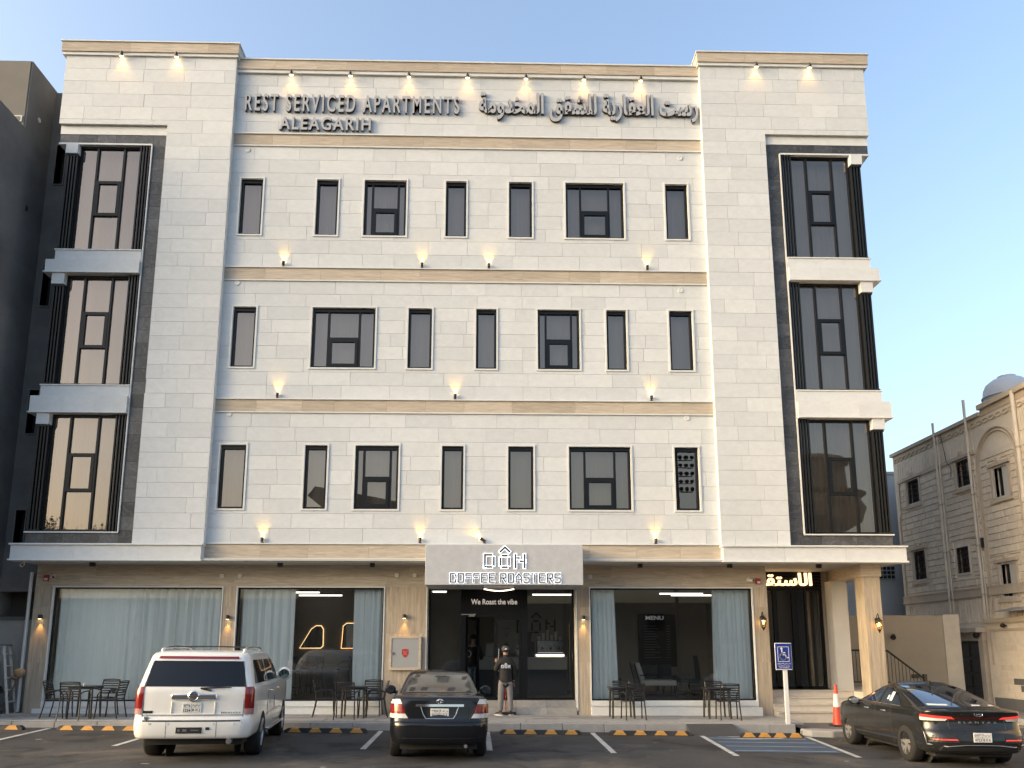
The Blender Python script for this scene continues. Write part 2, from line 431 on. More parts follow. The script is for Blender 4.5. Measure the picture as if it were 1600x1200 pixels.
# ---- windows
def curtain_sheet(x0, x1, y, z0, z1, per=.11, amp=.018, flare=0, n=None):
    ph = random.random()*6; n = n or max(12, int((x1-x0)/per*7)); fr = [random.uniform(.7, 1.3) for _ in range(5)]
    def fn(u, v):
        x = x0 + (x1-x0)*u; w = 2*math.pi*x/per
        a = amp*(.55+.45*math.sin(x*2.1*fr[0]+ph))*(1.0-.25*v)
        return (x + .02*math.sin(w*.5+ph+v*1.5) + flare*(1-v)*(u-.5)*.2, y + a*math.sin(w + .6*math.sin(x*3.7*fr[1]+ph)) + .4*a*math.sin(2.3*w*fr[2]+v), z0+(z1-z0)*v)
    return MB().grid(fn, n, 3)
def frame_bars(m, x0, x1, z0, z1, t, y0, y1, tt=None):
    tt = tt or t
    m.box(x0, x0+t, y0, y1, z0, z1); m.box(x1-t, x1, y0, y1, z0, z1); m.box(x0+t, x1-t, y0, y1, z1-tt, z1); m.box(x0+t, x1-t, y0, y1, z0, z0+t)
def pane(x0, x1, z0, z1, y, parent):
    m = MB(); m.add([(x0,y,z0),(x1,y,z0),(x1,y,z1),(x0,y,z1)], [(0,1,2,3)]); add(m, 'pane', WINGLASS, parent)
for row, (z0, z1, xs) in WIN.items():
    for (x0, x1) in xs:
        w = x1-x0
        m = MB(); frame_bars(m, x0, x1, z0, z1, .062, YC+.03, YC+.13, .10)
        W = add(m, 'window', BLACKM, B)
        m = MB()
        for (a,b,c,d) in ((x0-S,x1+S,z1,z1+S),(x0-S,x1+S,z0-S,z0),(x0-S,x0,z0,z1),(x1,x1+S,z0,z1)): m.box(a,b,YC-.055,YC+.12,c,d)
        add(m, 'surround', TRIM, W)
        y = YC+.09
        if w > 1:
            sw = .24*w if w > 1.3 else .17*w
            ml, mr = x0+sw, x1-sw; t = .055; zm = z0+(z1-z0)*.50
            m = MB(); m.box(ml, ml+t, YC+.04, YC+.12, z0+.062, z1-.10); m.box(mr-t, mr, YC+.04, YC+.12, z0+.062, z1-.10); m.box(ml+t, mr-t, YC+.04, YC+.12, zm-.03, zm+.03)
            add(m, 'mullion', BLACKM, W)
            m = MB(); frame_bars(m, ml+t+.003, mr-t-.003, z0+.065, zm-.033, .075, YC+.02, YC+.11); add(m, 'sash', BLACKM, W)
            pane(x0+.062, ml, z0+.062, z1-.10, y, W); pane(mr, x1-.062, z0+.062, z1-.10, y, W)
            pane(ml+t, mr-t, zm+.03, z1-.10, y, W); pane(ml+t+.078, mr-t-.078, z0+.14, zm-.108, y-.03, W)
        else: pane(x0+.062, x1-.062, z0+.062, z1-.10, y, W)
        if not (row == 3 and x0 > 4.5) :
            add(curtain_sheet(x0-.05, x1+.05, YC+.32, z0-.1, z1+.1), 'curtain', CURT, W, smooth=60)
# ---- corner bays
BAYS = ((12.63, 15.80, 15.49), (8.79, 11.90, 11.60), (4.87, 7.97, 7.68))
for s in (-1, 1):
    lo = lambda p, q: tuple(sorted((mx(p, s), mx(q, s))))
    def tl(name, mt, p, q, y0, y1, z0, z1, parent=B, tone=None, mb=None):
        a, b = lo(p, q); m = mb or MB(); m.box(a, b, y0, y1, z0, z1)
        return add(m, name, mt, parent, tone=tone) if mb is None else m
    # slate border: column, head and foot, tile by tile
    n = 32; h = (16.13-4.53)/n
    for i in range(n):
        tl('slate_tile', SLATE, 8.475, 8.868, YW+.07+random.uniform(0,.004), YW+.12, 4.53+i*h+.003, 4.53+(i+1)*h-.003, tone=random.random())
    for k in range(5):
        w = (11.46-8.872)/5; tl('slate_tile', SLATE, 8.872+k*w, 8.872+(k+1)*w-.005, YW+.07+random.uniform(0,.004), YW+.4, 15.85, 16.13, tone=random.random())
        w = (11.22-8.872)/5; tl('slate_tile', SLATE, 8.872+k*w, 8.872+(k+1)*w-.005, YW+.07+random.uniform(0,.004), YW+.4, 4.53, 4.815, tone=random.random())
    tl('wall', MORTAR, 8.472, 8.87, YW+.12, YC+.5, 4.53, 16.12)
    tl('recess_strip', TRIM, 8.475, 11.46, YW+.06, YW+2, 16.133, 16.398)
    tl('wall', WHITEP, 8.88, 11.45, YC+.6, 23, 15.84, 16.13)
    m = MB(); tl('', None, 8.865, 8.895, YW+.03, YW+.14, 4.83, 15.83, mb=m); tl('', None, 8.895, 11.46, YW+.03, YW+1.4, 15.80, 15.848, mb=m); tl('', None, 8.865, 11.25, YW+.02, YW+.2, 4.818, 4.852, mb=m)
    add(m, 'bay_trim', TRIM, B)
    for (zs, zl, zb) in ((12.30, 11.945, 12.63), (8.445, 8.01, 8.775)):
        a, b = lo(8.90, 11.22); sp = tl('spandrel', STONE, 8.90, 11.22, YW+.02, YW+1.2, zs, zb-.03, tone=.6)
        tl('sill_lip', TRIM, 8.90, 11.245, YW-.005, YW+1.2, zb-.03, zb, parent=sp)
        x = 8.90
        for k, w in enumerate((.85, .8, .87)):
            tl('spandrel_stone', STONE, x+.001, x+w-.001, YW-.05, YW+1.3, zl, zs-.003, parent=sp, tone=random.random()); x += w
        tl('spandrel_lip', TRIM, 8.90, 11.45, YW-.08, YW+1.3, zl-.03, zl, parent=sp)
    for i, (z0, z1, zk) in enumerate(BAYS):
        a, b = lo(8.90, 10.89)
        m = MB(); frame_bars(m, a, b, z0, z1-.002, .05, YW+.14, YW+.22, .06); W = add(m, 'bay_window', BLACKM, B)
        tl('corner_block', STONE, 10.885, 11.215, YW-.03, YW+.9, zk, z1-.005 if i == 0 else z1+.075, parent=W, tone=.5)
        g0, g1 = lo(9.19, 10.86); gw = g1-g0; c0, c1 = g0+gw*.295, g0+gw*.70; t = .055
        zc0, zc1 = z0+(z1-z0)*.335, z0+(z1-z0)*.665
        m = MB(); m.box(c0-t, c0, YW+.13, YW+.21, z0+.05, z1-.06); m.box(c1, c1+t, YW+.13, YW+.21, z0+.05, z1-.06)
        add(m, 'mullion', BLACKM, W)
        m = MB(); frame_bars(m, c0, c1, zc0, zc1, .085, YW+.12, YW+.2); add(m, 'sash', BLACKM, W)
        y = YW+.185
        pane(a+.05, c0-t, z0+.05, z1-.06, y, W); pane(c1+t, b-.05, z0+.05, z1-.06, y, W)
        pane(c0, c1, z0+.05, zc0, y, W); pane(c0, c1, zc1, z1-.06, y, W); pane(c0+.085, c1-.085, zc0+.085, zc1-.085, y-.02, W)
        add(curtain_sheet(min(a, b)-.02, max(a, b)+.1, YW+.5, z0-.1, z1+.1, .14), 'curtain', CURT, W, smooth=60)
        # side glazing and fins
        xs = mx(11.06, s); m = MB(); m.add([(xs,YW+.2,z0),(xs,YW+1.05,z0),(xs,YW+1.05,zk),(xs,YW+.2,zk)], [(0,1,2,3)]); add(m, 'pane', WINGLASS, W)
        a2, b2 = lo(10.89, 11.06); pane(a2, b2, z0, zk, YW+.2, W)
        for k in range(4):
            p = 8.93+k*.078; tl('fin', BLACKF, p, p+.034, YW+.05, YW+.135, z0, z1-.005, parent=W)
        for k in range(4):
            p = 10.895+k*.082; tl('fin', BLACKF, p, p+.036, YW+.03, YW+.13, z0, zk-.002, parent=W)
        for k in range(1, 4):
            yy = YW+.03+k*.14; tl('fin', BLACKF, 11.14, 11.20, yy, yy+.035, z0, zk-.002, parent=W)
        m = MB(); a, b = lo(10.88, 11.205); m.box(a, b, YW+.02, YW+.13, zk-.05, zk-.003); m.box(a, b, YW+.02, YW+.13, z0-.0, z0+.03); add(m, 'fin_rail', BLACKF, W)

# ---- ground floor
PIL = [(-12.10,-11.63), (-7.165,-6.805), (-2.885,-1.782), (2.242,2.575), (6.995,7.385)]
FL = .56
for (a, b) in PIL:
    zb = pave_z((a+b)/2) - .03
    cuts = [zb, 1.55, 3.0, 3.53] if b-a < .6 else [zb, 1.0, 2.3, 3.53]
    xs = [a, b] if b-a < .6 else [a, (a+b)/2, b]
    for i in range(len(xs)-1):
        for c, d in zip(cuts, cuts[1:]):
            m = MB(); m.box(xs[i]+.001, xs[i+1]-.001, YG, YG+.45, c+.001, d-.001); add(m, 'travertine_panel', TRAVV, B, tone=random.random())
for (z0, z1, yy) in ((3.53, 3.80, 0), (3.803, 4.104, .012)):
    x = -12.10
    while x < 7.38:
        b = min(x+random.uniform(1.1, 1.6), 7.385)
        if 7.385-b < .4: b = 7.385
        m = MB(); m.box(x+.001, b-.001, YG+yy, YG+.45, z0, z1-.001); add(m, 'travertine_panel', TRAVH, B, tone=random.random()); x = b
SHOPW = [(-11.60,-7.19), (-6.78,-2.91), (2.60,6.965)]
for (x0, x1) in SHOPW:
    z0, z1 = FL, 3.50
    m = MB(); frame_bars(m, x0, x1, z0, z1, .035, YG+.06, YG+.13); W = add(m, 'shop_window', BLACKM, B)
    m = MB(); m.box(x0-.03, x0, YG-.02, YG+.12, z0, z1); m.box(x1, x1+.03, YG-.02, YG+.12, z0, z1); m.box(x0-.03, x1+.03, YG-.02, YG+.12, z1, z1+.03); m.box(x0-.02, x1+.02, YG-.06, YG+.12, z0-.13, z0)
    add(m, 'surround', TRIM, W)
    n = 3
    for k in range(n):
        a = x0+.035+(x1-x0-.07)*k/n; b = x0+.035+(x1-x0-.07)*(k+1)/n
        m = MB(); m.add([(a+.003,YG+.1,z0+.035),(b-.003,YG+.1,z0+.035),(b-.003,YG+.1,z1-.035),(a+.003,YG+.1,z1-.035)], [(0,1,2,3)]); add(m, 'pane', SHOPGLASS, W)
    zb = pave_z((x0+x1)/2)-.05
    m = MB(); m.box(x0-.03, x1+.03, YG-.015, YG+.2, zb, z0-.131); add(m, 'plinth', TRIM, B)
for (a, b) in ((-11.78,-2.885), (2.575,7.05)):
    n = int((b-a)/1.1)
    for k in range(n):
        m = MB(); x = a+(b-a)*k/n; m.box(x+.002, x+(b-a)/n-.002, YG-.16, YG-.016, pave_z(x)-.04, .385); add(m, 'plinth_stone', TRIM, B)
# door steps
for (y0, z, x0, x1) in ((YG-.03, .375, -1.752, 2.212), (YG+.27, .545, -1.752, 2.212)):
    n = 5
    for k in range(n):
        w = (x1-x0)/n; m = MB(); m.box(x0+k*w+.002, x0+(k+1)*w-.002, y0, 22.2, .1, z); add(m, 'step_stone', PAVE, B, tone=random.uniform(.5,1), bevel=.008)
# door front
D = YG+.55
m = MB(); frame_bars(m, -1.755, 2.215, .548, 3.80, .06, D-.03, D+.07, .09)
m.box(-.88, -.74, D-.03, D+.07, .608, 3.71); m.box(.78, .94, D-.03, D+.07, .608, 3.71)
DF = add(m, 'shop_front', BLACKM, B)
m = MB(); m.box(-.74, .78, D-.02, D+.05, 2.76, 3.71); add(m, 'transom_panel', BLACKM, DF)
m = MB()
for (a, b) in ((-1.695,-.88), (.94,2.155)):
    m = MB(); m.add([(a,D+.02,.608),(b,D+.02,.608),(b,D+.02,3.71),(a,D+.02,3.71)], [(0,1,2,3)]); add(m, 'pane', SHOPGLASS, DF)
m = MB(); frame_bars(m, .03, .777, .56, 2.755, .075, D-.01, D+.05, .09); DR = add(m, 'door', BLACKM, B)
m = MB(); m.add([(.105,D+.02,.635),(.702,D+.02,.635),(.702,D+.02,2.665),(.105,D+.02,2.665)], [(0,1,2,3)]); add(m, 'pane', SHOPGLASS, DR)
m = MB(); m.tube([(.16,D-.06,1.3),(.16,D-.06,1.9)], .012); m.box(.15,.17,D-.06,D-.01,1.32,1.34); m.box(.15,.17,D-.06,D-.01,1.86,1.88); add(m, 'handle', CHROME, DR)
for a_, b_ in ((-1.78,-1.752),(2.212,2.24)): m = MB(); m.box(a_,b_,YG-.02,D+.07,.3,3.52); add(m, 'door_jamb', TRIM, B)
m = MB(); m.box(-1.75,2.21,YG+.46,D+.1,3.8,4.1); add(m, 'door_head', BLACKM, B)
# second leaf stands open, swung inwards
m = MB(); frame_bars(m, 0, .70, .575, 2.755, .075, -.03, .03, .09); m.xf(Matrix.Translation((-.735, D+.04, 0)) @ Matrix.Rotation(R(62), 4, 'Z'))
DR2 = add(m, 'door', BLACKM, B)
m = MB(); m.add([(.075,0,.65),(.625,0,.65),(.625,0,2.665),(.075,0,2.665)], [(0,1,2,3)]); m.xf(Matrix.Translation((-.735, D+.04, 0)) @ Matrix.Rotation(R(62), 4, 'Z')); add(m, 'pane', SHOPGLASS, DR2)
m = MB(); m.box(-.87, -.47, D-.06, D-.035, 2.80, 2.83); m.box(-.66, -.5, D-.09, D-.035, 2.755, 2.80); add(m, 'door_closer', CHROME, DF)

# ---- entry porch on the right
STAIRM = mat('cream_step_stone', (.50,.46,.40), .5, var=.1, vscale=4)
for i in range(4):
    z = .1+.165*(i+1); y = 21.05+.3*i
    m = MB(); m.box(7.39, 9.78, y, 24, z-.165 if i else -.1, z); st = add(m, 'porch_step', STAIRM, B)
    m = MB(); m.box(7.392, 9.79, y-.03, y+.3, z+.001, z+.028); add(m, 'tread', STAIRM, st)
PF = .79
m = MB(); m.box(7.386, 9.70, 23.3, 23.5, .7, 4.1); add(m, 'inner_wall', DARKIN, B)
m = MB(); m.box(7.25, 7.387, YG+.46, 23.5, .1, 4.1); add(m, 'porch_wall', WHITEP, B)
m = MB(); m.box(9.52, 9.72, 22.95, 23.4, PF, 4.1); add(m, 'porch_jamb', TRAVV, B, tone=.4)
m = MB(); frame_bars(m, 7.39, 9.52, PF, 3.62, .07, 22.95, 23.03); m.box(8.08,8.2,22.95,23.03,PF,3.55); m.box(8.62,8.78,22.95,23.03,PF,3.55); m.box(9.0,9.06,22.95,23.03,PF,3.55); PD = add(m, 'entry_door', BLACKM, B)
for (a, b) in ((7.46,8.08),(8.2,8.62),(8.78,9.0),(9.06,9.45)):
    m = MB(); m.add([(a,23.0,PF+.07),(b,23.0,PF+.07),(b,23.0,3.55),(a,23.0,3.55)], [(0,1,2,3)]); add(m, 'pane', SHOPGLASS, PD)
m = MB(); m.box(8.55,8.57,22.88,22.9,1.7,2.1); m.box(8.55,8.57,22.88,22.95,1.72,1.74); m.box(8.55,8.57,22.88,22.95,2.06,2.08); add(m, 'handle', BLACKM, PD)
m = MB(); m.box(7.39, 9.52, 22.98, 23.05, 3.62, 4.1); add(m, 'sign_backing', BLACKM, B)
for k in range(5):
    m = MB(); m.box(7.39, 9.52, 22.93, 22.98, 3.64+.09*k, 3.69+.09*k); add(m, 'slat', BLACKM, B)
for (x0, x1, y0, y1, mt) in ((9.80, 10.24, 20.9, 21.42, TRAVV), (9.55, 9.99, 22.35, 22.8, WHITEP)):
    m = MB(); m.box(x0, x1, y0, y1, -.12 if y0 < 22 else .7, 3.78); o = add(m, 'porch_pillar', mt, B, tone=.55)
m = MB(); m.box(9.74, 10.28, 20.86, 24, 3.78, 4.104); add(m, 'porch_beam', TRAVH, B, tone=.7)
m = MB(); m.box(9.79, 10.5, 21.4, 24, -.2, .762); add(m, 'porch_floor', STAIRM, B)
# back of the ground floor, room shell
ROOM = mat('room_wall', (.26,.235,.205), .85, var=.08, vscale=.7)
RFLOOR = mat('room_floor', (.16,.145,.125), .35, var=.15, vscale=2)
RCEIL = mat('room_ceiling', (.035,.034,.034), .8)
m = MB(); m.box(-12.08, 7.25, 28.0, 28.2, .3, 4.1); m.box(-12.08, -11.9, 21.9, 28, .3, 4.1); m.box(7.1, 7.25, 21.9, 28, .3, 4.1); m.box(-2.3,-2.15,21.9,24.4,FL,3.9); add(m, 'room_wall', ROOM, B)
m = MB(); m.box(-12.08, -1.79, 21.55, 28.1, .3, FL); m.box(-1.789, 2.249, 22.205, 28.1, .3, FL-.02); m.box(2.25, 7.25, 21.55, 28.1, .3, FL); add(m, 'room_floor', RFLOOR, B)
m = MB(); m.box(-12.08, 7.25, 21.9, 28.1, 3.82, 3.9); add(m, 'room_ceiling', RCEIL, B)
m = MB(); m.box(-12.05, 7.3, 28.3, 32, .0, 4.3); add(m, 'rear_wall', WHITEP, B)
# shop curtains
def shop_curtain(x0, x1, label, per=.22, amp=.10, flare=0):
    o = single(curtain_sheet(x0, x1, YG+.30, FL+.02, 3.47, per, amp, flare), 'sheer_curtain', SHEER, label, 'curtain', ((x0+x1)/2, YG+.42, FL), smooth=60)
shop_curtain(-11.58, -7.22, 'pale green sheer curtain drawn across the whole shop window behind the white car')
shop_curtain(-6.75, -5.3, 'pale sheer curtain gathered beside the white car, wide pleats', .22, .09)
shop_curtain(-3.73, -2.95, 'narrow pale sheer curtain next to the fire cabinet pillar', .15, .06)
shop_curtain(2.63, 3.3, 'narrow pale sheer curtain in the lounge window, doorway side', .11, .05, .5)
shop_curtain(5.95, 6.93, 'pale sheer curtain in the lounge window, lantern side', .12, .05, .3)
# ================================================================ signs and lamps on the facade
FACE_Y = YC - .115
def letter_sign(name, label, text, x0, x1, zb, zt, ref, off, track=0.0, cat='sign'):
    t = thing(name, label, cat, ((x0+x1)/2, YC-.03, zb), world_coords=True)
    body = lay(text, x0, x1, zb, zt, FACE_Y, YC-.04, off, ref, track)
    face = lay(text, x0, x1, zb, zt, FACE_Y-.006, FACE_Y-.001, off-.006, ref, track)
    for b, f in zip(body, face):
        o = add(b, 'letter', BLACKPL, t); add(f, 'letter_face', GREYFACE, o)
    return t
letter_sign('raised_letter_sign', 'raised grey letters reading REST SERVICED APARTMENTS on the top wall', 'REST SERVICED APARTMENTS', -7.13, -1.03, 16.98, 17.52, 'E', .022, .17)
letter_sign('raised_letter_sign', 'short row of raised grey letters reading ALEAGARIH', 'ALEAGARIH', -6.13, -3.54, 16.40, 16.80, 'E', .026, .10)
letter_sign('raised_letter_sign', 'raised grey Arabic lettering on the top wall', arabic('رست العقارية للشقق المخدومة'), -.47, 5.86, 16.78, 17.70, None, .032)

def spot(loc, target, energy, size, col=(1,.66,.28), parent=None, blend=.9, rad=.02):
    l = bpy.data.lights.new('lamp_light', 'SPOT'); l.energy = energy; l.spot_size = R(size); l.spot_blend = blend; l.color = col; l.shadow_soft_size = rad
    o = bpy.data.objects.new('lamp_light', l); COL.objects.link(o)
    d = Vector(target) - Vector(loc); q = d.to_track_quat('-Z', 'Y')
    if parent is not None:
        o.parent = parent; o.location = Vector(loc) - OFF[parent.name]
    else: o.location = loc
    o.rotation_euler = q.to_euler()
    return o
# parapet downlights
def downlight(x, y, z, label, wall):
    t = thing('parapet_spotlight', label, 'spotlight', (x, y, z), group='warm spotlights under the parapet', world_coords=True)
    m = MB(); m.tube([(x, wall-.02, z+.16), (x, y-.06, z+.12), (x, y-.06, z+.04)], .012, 6); add(m, 'arm', LAMPB, t)
    m = MB(); m.cyl((x, y-.07, z+.07), (x, y-.03, z-.02), .035, .06); add(m, 'housing', LAMPB, t)
    m = MB(); m.ball((x, y-.03, z-.022), .052, .052, .03); add(m, 'lens', WARM, t, smooth=60)
    spot((x, y-.03, z-.07), (x, y+.16, z-.6), 3.6, 95, (1,.42,.05), parent=t)
tops = [(-5.85,'small warm spotlight above the word REST'), (-4.165,'small warm spotlight above the word SERVICED'), (-2.485,'small warm spotlight above the middle of the word APARTMENTS'), (-.80,'small warm spotlight above the gap between English and Arabic lettering'),
        (.885,'small warm spotlight above the last word of the Arabic lettering'), (2.565,'small warm spotlight above the middle of the Arabic lettering'), (4.217,'small warm spotlight above the first words of the Arabic lettering')]
for x, lb in tops: downlight(x, YC-.14, 18.12, lb, YC)
for x, lb in ((-10.62,'warm spotlight under the wing parapet over the bay, wing beside the grey concrete building'), (-9.08,'warm spotlight under the wing parapet beside the English lettering'),
              (7.55,'warm spotlight on the wing parapet beside the end of the Arabic lettering'), (9.11,'warm spotlight on the wing parapet above the corner bay, open sky side')):
    downlight(x, YW-.11, 18.50, lb, YW)
# uplights on the tan bands
UL = [(-5.80,12.245,'uplight on the top tan band below the word REST'),(-2.0,12.245,'uplight on the top tan band below the word APARTMENTS'),(-.155,12.245,'uplight on the top tan band below the pair of narrow windows'),(4.247,12.245,'uplight on the top tan band below the first Arabic words'),
      (-5.77,8.475,'uplight on the middle tan band between the wing and the wide window'),(-1.04,8.475,'uplight on the middle tan band at the middle of the wall'),(4.243,8.475,'uplight on the middle tan band, Arabic lettering side'),
      (-5.96,4.59,'uplight on the lowest tan band above the white car'),(-1.9,4.59,'uplight on the lowest tan band beside the coffee sign'),(-.23,4.59,'tilted uplight just above the coffee sign'),(4.236,4.59,'uplight on the lowest tan band above the lounge window')]
for x, z, lb in UL:
    t = thing('wall_uplight', lb, 'wall lamp', (x, YC-.1, z), group='black uplights on the tan bands', world_coords=True)
    tilt = -.10 if x == -.23 else 0
    m = MB(); m.box(x-.035, x+.035, YC-.10, YC-.03, z, z+.02); m.tube([(x, YC-.09, z+.015), (x, YC-.10, z+.05)], .012, 6); add(m, 'bracket', LAMPB, t)
    m = MB(); m.cyl((x-tilt*.2, YC-.115, z+.04), (x+tilt, YC-.09, z+.125), .036, .042); add(m, 'housing', LAMPB, t)
    m = MB(); m.ball((x+tilt, YC-.09, z+.125), .034, .034, .018); add(m, 'lens', WARM, t, smooth=60)
    spot((x+tilt, YC-.085, z+.16), (x+tilt*5, YC-.0, z+.5), 6.5, 80, (1,.52,.05), t)
# discs of the wall vents
for x, z, lb in ((-6.99,15.79,'small round vent cover below the English lettering'),(5.30,15.73,'small round vent cover below the Arabic lettering'),(-7.04,11.76,'small round vent cover under the top band, English lettering side'),(5.16,11.68,'small round vent cover under the top band, Arabic lettering side'),(-7.03,8.03,'small round vent cover under the middle band, English lettering side'),(5.2,8.01,'small round vent cover under the middle band, Arabic lettering side')):
    m = MB(); m.lathe([(.075,0),(.075,-.012),(.055,-.02),(.05,-.012)], (x, YC-.032, z), 20, 'y'); single(m, 'vent_cover', TRIM, lb, 'vent', (x, YC-.03, z), 'round wall vents', smooth=30)
# soffit downlight cubes
for x, lb in ((-10.4,'black cube downlight on the soffit above the fully curtained window'),(-5.56,'black cube downlight on the soffit above the gathered curtain'),(-3.16,'black cube downlight on the soffit above the fire cabinet side curtain'),(3.87,'black cube downlight on the soffit above the doorway side of the lounge window'),(6.25,'black cube downlight on the soffit above the lantern side of the lounge window'),(8.63,'black cube downlight on the porch soffit')):
    m = MB(); m.box(x-.06, x+.06, 20.82, 20.94, 4.0, 4.104); t = single(m, 'soffit_downlight', LAMPB, lb, 'downlight', (x, 20.88, 4.0), 'black cube downlights', bevel=.006)
# ground floor sconces
for x, z, lb in ((-11.86,2.68,'small black wall lamp on the end pillar beside the ladder'),(-6.985,2.67,'small black wall lamp on the pillar behind the white car'),(-2.35,2.70,'small black wall lamp above the fire cabinet'),(2.40,2.67,'small black wall lamp on the pillar beside the shop doorway')):
    t = thing('wall_sconce', lb, 'wall lamp', (x, YG-.05, z), group='black downward wall lamps', world_coords=True)
    m = MB(); m.box(x-.03, x+.03, YG-.03, YG, z, z+.09); add(m, 'bracket', LAMPB, t)
    m = MB(); m.cyl((x, YG-.075, z-.01), (x, YG-.075, z+.10), .045); add(m, 'housing', LAMPB, t, smooth=40)
    m = MB(); m.cyl((x, YG-.075, z-.014), (x, YG-.075, z-.011), .038); add(m, 'lens', WARM, t)
    spot((x, YG-.075, z-.03), (x, YG-.02, z-.7), 6.0, 62, (1,.50,.12), parent=t)
# lanterns
AMBERG = glass('amber_lantern_glass', (1,.86,.62), .04)
def lantern(x, y, z, label):
    t = thing('wall_lantern', label, 'lantern', (x, y, z-.2), group='black carriage lanterns', world_coords=True)
    m = MB(); m.box(x-.035, x+.035, y-.015, y, z-.02, z+.14); m.tube([(x, y-.01, z+.07), (x, y-.06, z+.2), (x, y-.12, z+.25), (x, y-.15, z+.2), (x, y-.15, z+.13)], .012, 7); add(m, 'bracket', LAMPB, t, smooth=40)
    m = MB(); m.lathe([(.012,.16),(.03,.14),(.05,.11),(.10,.07),(.105,.05),(.09,.05)], (x, y-.15, z), 6); add(m, 'cap', LAMPB, t)
    m = MB(); m.lathe([(.085,.05),(.082,-.02),(.05,-.16)], (x, y-.15, z), 6); gl = add(m, 'glass', AMBERG, t)
    m = MB(); m.lathe([(.055,-.155),(.06,-.17),(.03,-.20),(.012,-.24),(.004,-.25)], (x, y-.15, z), 6)
    for k in range(6):
        a = math.pi*2*k/6; m.tube([(x+.088*math.cos(a), y-.15+.088*math.sin(a), z+.055), (x+.085*math.cos(a), y-.15+.085*math.sin(a), z-.02), (x+.053*math.cos(a), y-.15+.053*math.sin(a), z-.16)], .006, 5)
    add(m, 'cage', LAMPB, t)
    m = MB(); m.ball((x, y-.15, z-.03), .022, .022, .05); add(m, 'bulb', emis('lantern_bulb', (1,.55,.16), 9) if 'lantern_bulb' not in MATS else MATS['lantern_bulb'], t, smooth=60)
    l = bpy.data.lights.new('lamp_light', 'POINT'); l.energy = 1.3; l.color = (1,.55,.2); l.shadow_soft_size = .03
    o = bpy.data.objects.new('lamp_light', l); COL.objects.link(o); o.parent = t; o.location = Vector((x, y-.15, z-.03)) - OFF[t.name]
lantern(7.19, YG, 2.62, 'black carriage lantern on the pillar beside the lounge window')
lantern(10.06, 20.9, 2.55, 'black carriage lantern on the free standing porch pillar')
# sensors, alarms, cameras
for x, z, lb in ((-7.215,3.80,'white sensor box over the lamp pillar, curtained window side'),(-6.74,3.80,'white sensor box over the lamp pillar, gathered curtain side'),(-2.58,3.83,'white sensor box over the fire cabinet, curtain side'),(-2.10,3.83,'white sensor box over the fire cabinet, coffee sign side'),(2.61,3.80,'white sensor box between the coffee sign and lounge window')):
    m = MB(); m.box(x-.05, x+.05, YG-.05, YG+.012, z-.055, z+.055); m.box(x-.03, x+.03, YG-.06, YG-.05, z-.04, z+.01); single(m, 'sensor_box', PALE, lb, 'sensor', (x, YG, z), 'white wall sensors', bevel=.008)
for x, z, lb in ((-11.82,3.74,'red fire alarm box on the end pillar above the curtained window'),(7.15,3.69,'red fire alarm box on the lantern pillar')):
    t = thing('fire_alarm', lb, 'alarm', (x, YG, z), group='red fire alarm boxes', world_coords=True)
    m = MB(); m.box(x-.065, x+.065, YG-.06, YG, z-.08, z+.08); add(m, 'housing', REDP, t, bevel=.01)
    m = MB(); m.box(x-.03, x+.045, YG-.075, YG-.06, z-.06, z-.005); add(m, 'strobe', PALE, t)
def cctv(x, y, z, label, up=1):
    t = thing('security_camera', label, 'camera', (x, y, z), group='white security cameras', world_coords=True)
    m = MB(); m.cyl((x, y, z), (x, y-.03, z), .045); m.tube([(x, y-.02, z), (x, y-.08, z-.02*up)], .018, 8); add(m, 'mount', PALE, t, smooth=40)
    m = MB(); m.cyl((x-.05, y-.05, z-.02*up), (x+.07, y-.17, z-.05*up), .04); add(m, 'housing', PALE, t, smooth=40)
    m = MB(); m.cyl((x+.07, y-.17, z-.05*up), (x+.073, y-.173, z-.051*up), .032); add(m, 'lens', BLACKPL, t)
cctv(-11.64, YG, 3.80, 'white security camera beside the red alarm on the end pillar')
cctv(6.90, YG, 3.75, 'white security camera beside the red alarm on the lantern pillar')
cctv(-12.1, 20.75, 4.05, 'white security camera under the fascia corner beside the concrete building')
m = MB()
# fire cabinet
t = thing('fire_cabinet', 'grey fire hose cabinet with a red emblem in a stone frame', 'cabinet', (-2.3, YG, 1.34), world_coords=True)
a, b, c, d = -2.71, -1.89, 1.35, 2.215
m = MB(); m.box(a, b, YG-.10, YG-.001, c, c+.07); m.box(a, b, YG-.10, YG-.001, d-.05, d); m.box(a, a+.05, YG-.10, YG-.001, c+.07, d-.05); m.box(b-.06, b, YG-.10, YG-.001, c+.07, d-.05); add(m, 'stone_frame', TRAVH, t, tone=.8)
m = MB(); m.box(a+.053, b-.063, YG-.085, YG-.002, c+.073, d-.053); o = add(m, 'cabinet_door', mat('grey_enamel', (.30,.31,.32), .45), t)
m = MB(); m.tube([(a+.09, YG-.09, 1.73),(a+.12, YG-.10, 1.75),(a+.12, YG-.10, 1.80),(a+.09, YG-.09, 1.80)], .008, 6, closed=True); add(m, 'latch', CHROME, o)
m = MB(); cx, cz = -2.30, 1.79
m.prism([(cx-.085, cz+.09),(cx-.09,cz-.02),(cx-.05,cz-.09),(cx,cz-.125),(cx+.05,cz-.09),(cx+.09,cz-.02),(cx+.085,cz+.09),(cx,cz+.105)], YG-.088, YG-.0855); em = add(m, 'emblem', REDP, o)
m = MB()
for dx, dz in ((-.04,.03),(.035,.035),(-.03,-.03),(.03,-.035),(0,0)): m.box(cx+dx-.02, cx+dx+.02, YG-.0895, YG-.0882, cz+dz-.008, cz+dz+.008)
for i in range(7): m.box(cx-.12+i*.035, cx-.12+i*.035+.02, YG-.0875, YG-.0855, cz+.145, cz+.16)
